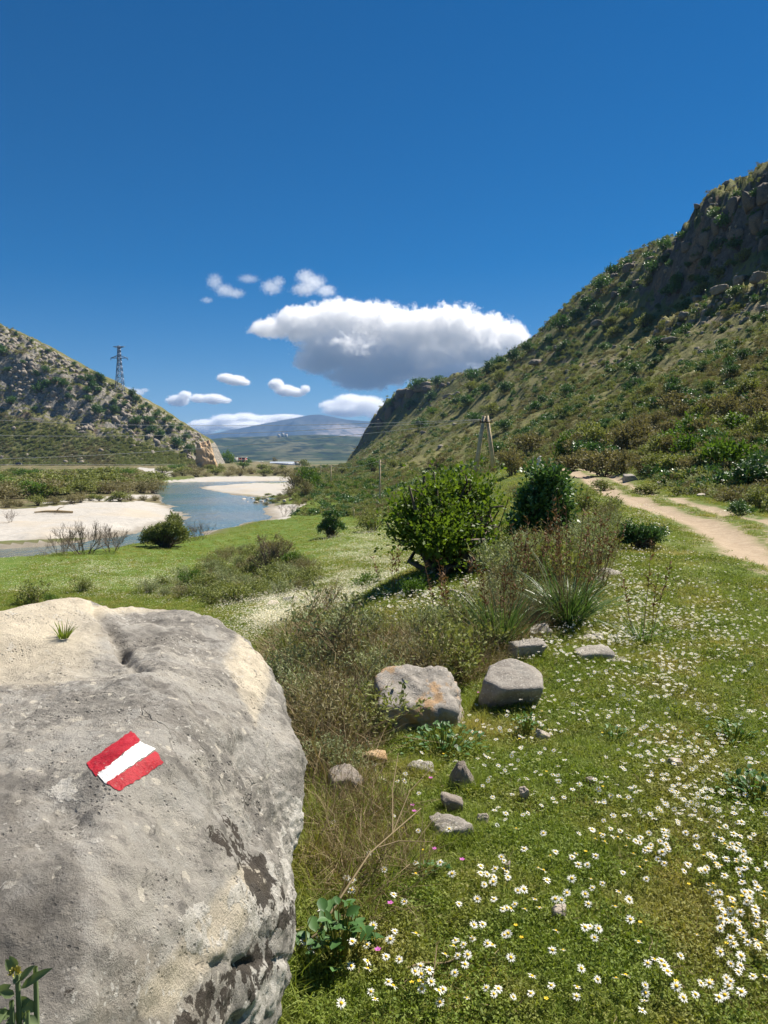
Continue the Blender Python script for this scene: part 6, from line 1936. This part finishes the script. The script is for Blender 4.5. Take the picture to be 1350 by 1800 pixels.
# ------------------------------------------------------------------ clouds, beyond and above the hazy air
def cloud(blobs, Yc, label, gain=3.0, dens=.012, amp=1.0, nscale=None, seed=0, squash=.8):
    """closed hull round a cluster of lobes; the vapour inside is a density field of the same lobes broken up by noise"""
    k = Yc / F
    B = []
    rg = np.random.default_rng(2000 + seed)
    for (a_, b_, rx_, ry_) in blobs:
        p = P(a_, b_, Yc)
        B.append((p.x, Yc + float(rg.uniform(-.4, .4)) * rx_ * k, p.z, rx_ * k, rx_ * k * squash, ry_ * k))
    B = np.array(B)
    c0 = B[:, :3].mean(0)
    import bmesh
    bm = bmesh.new()
    for b in B:
        m = Matrix.Translation(Vector(b[:3] - c0)) @ Matrix.Diagonal(Vector((b[3] * 1.34, b[4] * 1.34, b[5] * 1.34, 1)))
        bmesh.ops.create_icosphere(bm, subdivisions=3, radius=1.0, matrix=m)
    me = bpy.data.meshes.new('cloud'); bm.to_mesh(me); bm.free()
    tmp = bpy.data.objects.new('cloud_hull', me); COL.objects.link(tmp)
    md = tmp.modifiers.new('r', 'REMESH'); md.mode = 'VOXEL'; md.voxel_size = float(B[:, 5].min()) * .22
    dg = bpy.context.evaluated_depsgraph_get()
    me2 = bpy.data.meshes.new_from_object(tmp.evaluated_get(dg))
    bpy.data.objects.remove(tmp)
    t = NT('cloud_vapour')
    pos = t.obj()
    sc_n = nscale or 2.4 / float(np.median(B[:, 5]))
    acc = None
    for b in B:
        sub = t.n('ShaderNodeVectorMath', operation='SUBTRACT'); t.set(sub.inputs[0], pos); sub.inputs[1].default_value = tuple(b[:3] - c0)
        mul = t.n('ShaderNodeVectorMath', operation='MULTIPLY'); t.set(mul.inputs[0], sub.outputs[0]); mul.inputs[1].default_value = (1 / b[3], 1 / b[4], 1 / b[5])
        ln = t.n('ShaderNodeVectorMath', operation='LENGTH'); t.set(ln.inputs[0], mul.outputs[0])
        v = t.math('SUBTRACT', 1.0, ln.outputs['Value'])
        acc = v if acc is None else t.math('SMOOTH_MAX', acc, v, .25)
    nz = t.math('ADD', t.math('MULTIPLY', t.noise(pos, sc_n, 6, .66), .75), t.math('MULTIPLY', t.noise(pos, sc_n * 3.1, 4, .6), .25))
    f = t.math('ADD', acc, t.math('MULTIPLY', t.math('SUBTRACT', nz, .5), amp * 1.7))
    f = t.math('MULTIPLY', f, gain, clamp=True)
    pv = t.n('ShaderNodeVolumePrincipled')
    pv.inputs['Color'].default_value = (1, 1, 1, 1)
    pv.inputs['Anisotropy'].default_value = .35
    t.set(pv.inputs['Density'], t.math('MULTIPLY', f, dens))
    t.t.links.new(pv.outputs[0], t.out.inputs['Volume'])
    t.m.cycles.volume_step_rate = .12
    me2.materials.clear(); me2.materials.append(t.m)
    o = put('cloud', me2, None, c0)
    return tag(o, label, 'cloud')
cloud([(478, 578, 38, 16), (535, 572, 55, 30), (598, 562, 62, 33), (655, 566, 66, 38), (722, 585, 66, 40), (790, 580, 62, 40), (850, 588, 60, 40), (898, 595, 36, 30), (600, 618, 72, 36), (680, 632, 85, 42), (770, 632, 80, 38), (850, 622, 52, 36), (560, 635, 42, 24), (640, 662, 62, 24), (810, 660, 60, 20)],
      16500, 'huge white cumulus with a grey base above the right hill', 4.0, .0085, 1.45, None, 1)
cloud([(396, 664, 16, 8), (412, 668, 20, 9), (428, 672, 12, 6)], 17500, 'small white puff left of the cumulus base, above two others', 3.5, .03, 1.3, None, 2)
cloud([(486, 676, 14, 10), (502, 686, 20, 10), (520, 690, 16, 8), (536, 684, 9, 8)], 17500, 'small white puff directly below the left end of the cumulus', 3.5, .03, 1.3, None, 3)
cloud([(312, 704, 20, 10), (326, 695, 12, 8), (348, 700, 16, 8), (374, 701, 22, 9), (395, 704, 12, 6)], 18500, 'pair of joined white puffs low in the sky over the left hill tip', 3.5, .026, 1.3, None, 4)
cloud([(360, 748, 32, 11), (400, 740, 30, 12), (430, 736, 26, 11), (465, 738, 30, 9), (505, 736, 36, 7), (350, 758, 26, 8), (440, 750, 60, 9)], 22000, 'long low bank of white cloud behind the blue mountain', 3.0, .018, 1.3, None, 5)
cloud([(585, 712, 26, 10), (615, 704, 30, 12), (645, 710, 34, 14), (665, 722, 30, 16), (610, 722, 44, 12)], 21000, 'soft white cloud bank rising behind the right end of the mountain', 2.6, .010, 1.2, None, 6)
cloud([(222, 686, 14, 7), (240, 690, 16, 8), (255, 686, 9, 4)], 18500, 'small white cloud showing behind the foot of the pylon', 2.2, .006, .9, None, 7)
cloud([(536, 486, 18, 15), (550, 496, 24, 15), (572, 510, 20, 11), (535, 512, 24, 11)], 15500, 'thin ragged wisp of cloud above the cumulus, largest of the wisps', 1.8, .0035, 1.7, None, 8)
cloud([(478, 506, 20, 14), (490, 494, 12, 10)], 15500, 'small ragged wisp of cloud between two larger wisps', 1.8, .003, 1.7, None, 9)
cloud([(378, 496, 15, 15), (394, 510, 18, 12), (414, 516, 18, 9), (364, 528, 11, 6)], 15500, 'torn wisp of cloud at the left of the row of wisps', 1.8, .003, 1.7, None, 10)
cloud([(436, 489, 20, 8)], 15500, 'faint smear of cloud above the smallest wisp', 1.6, .0018, 1.7, None, 11)
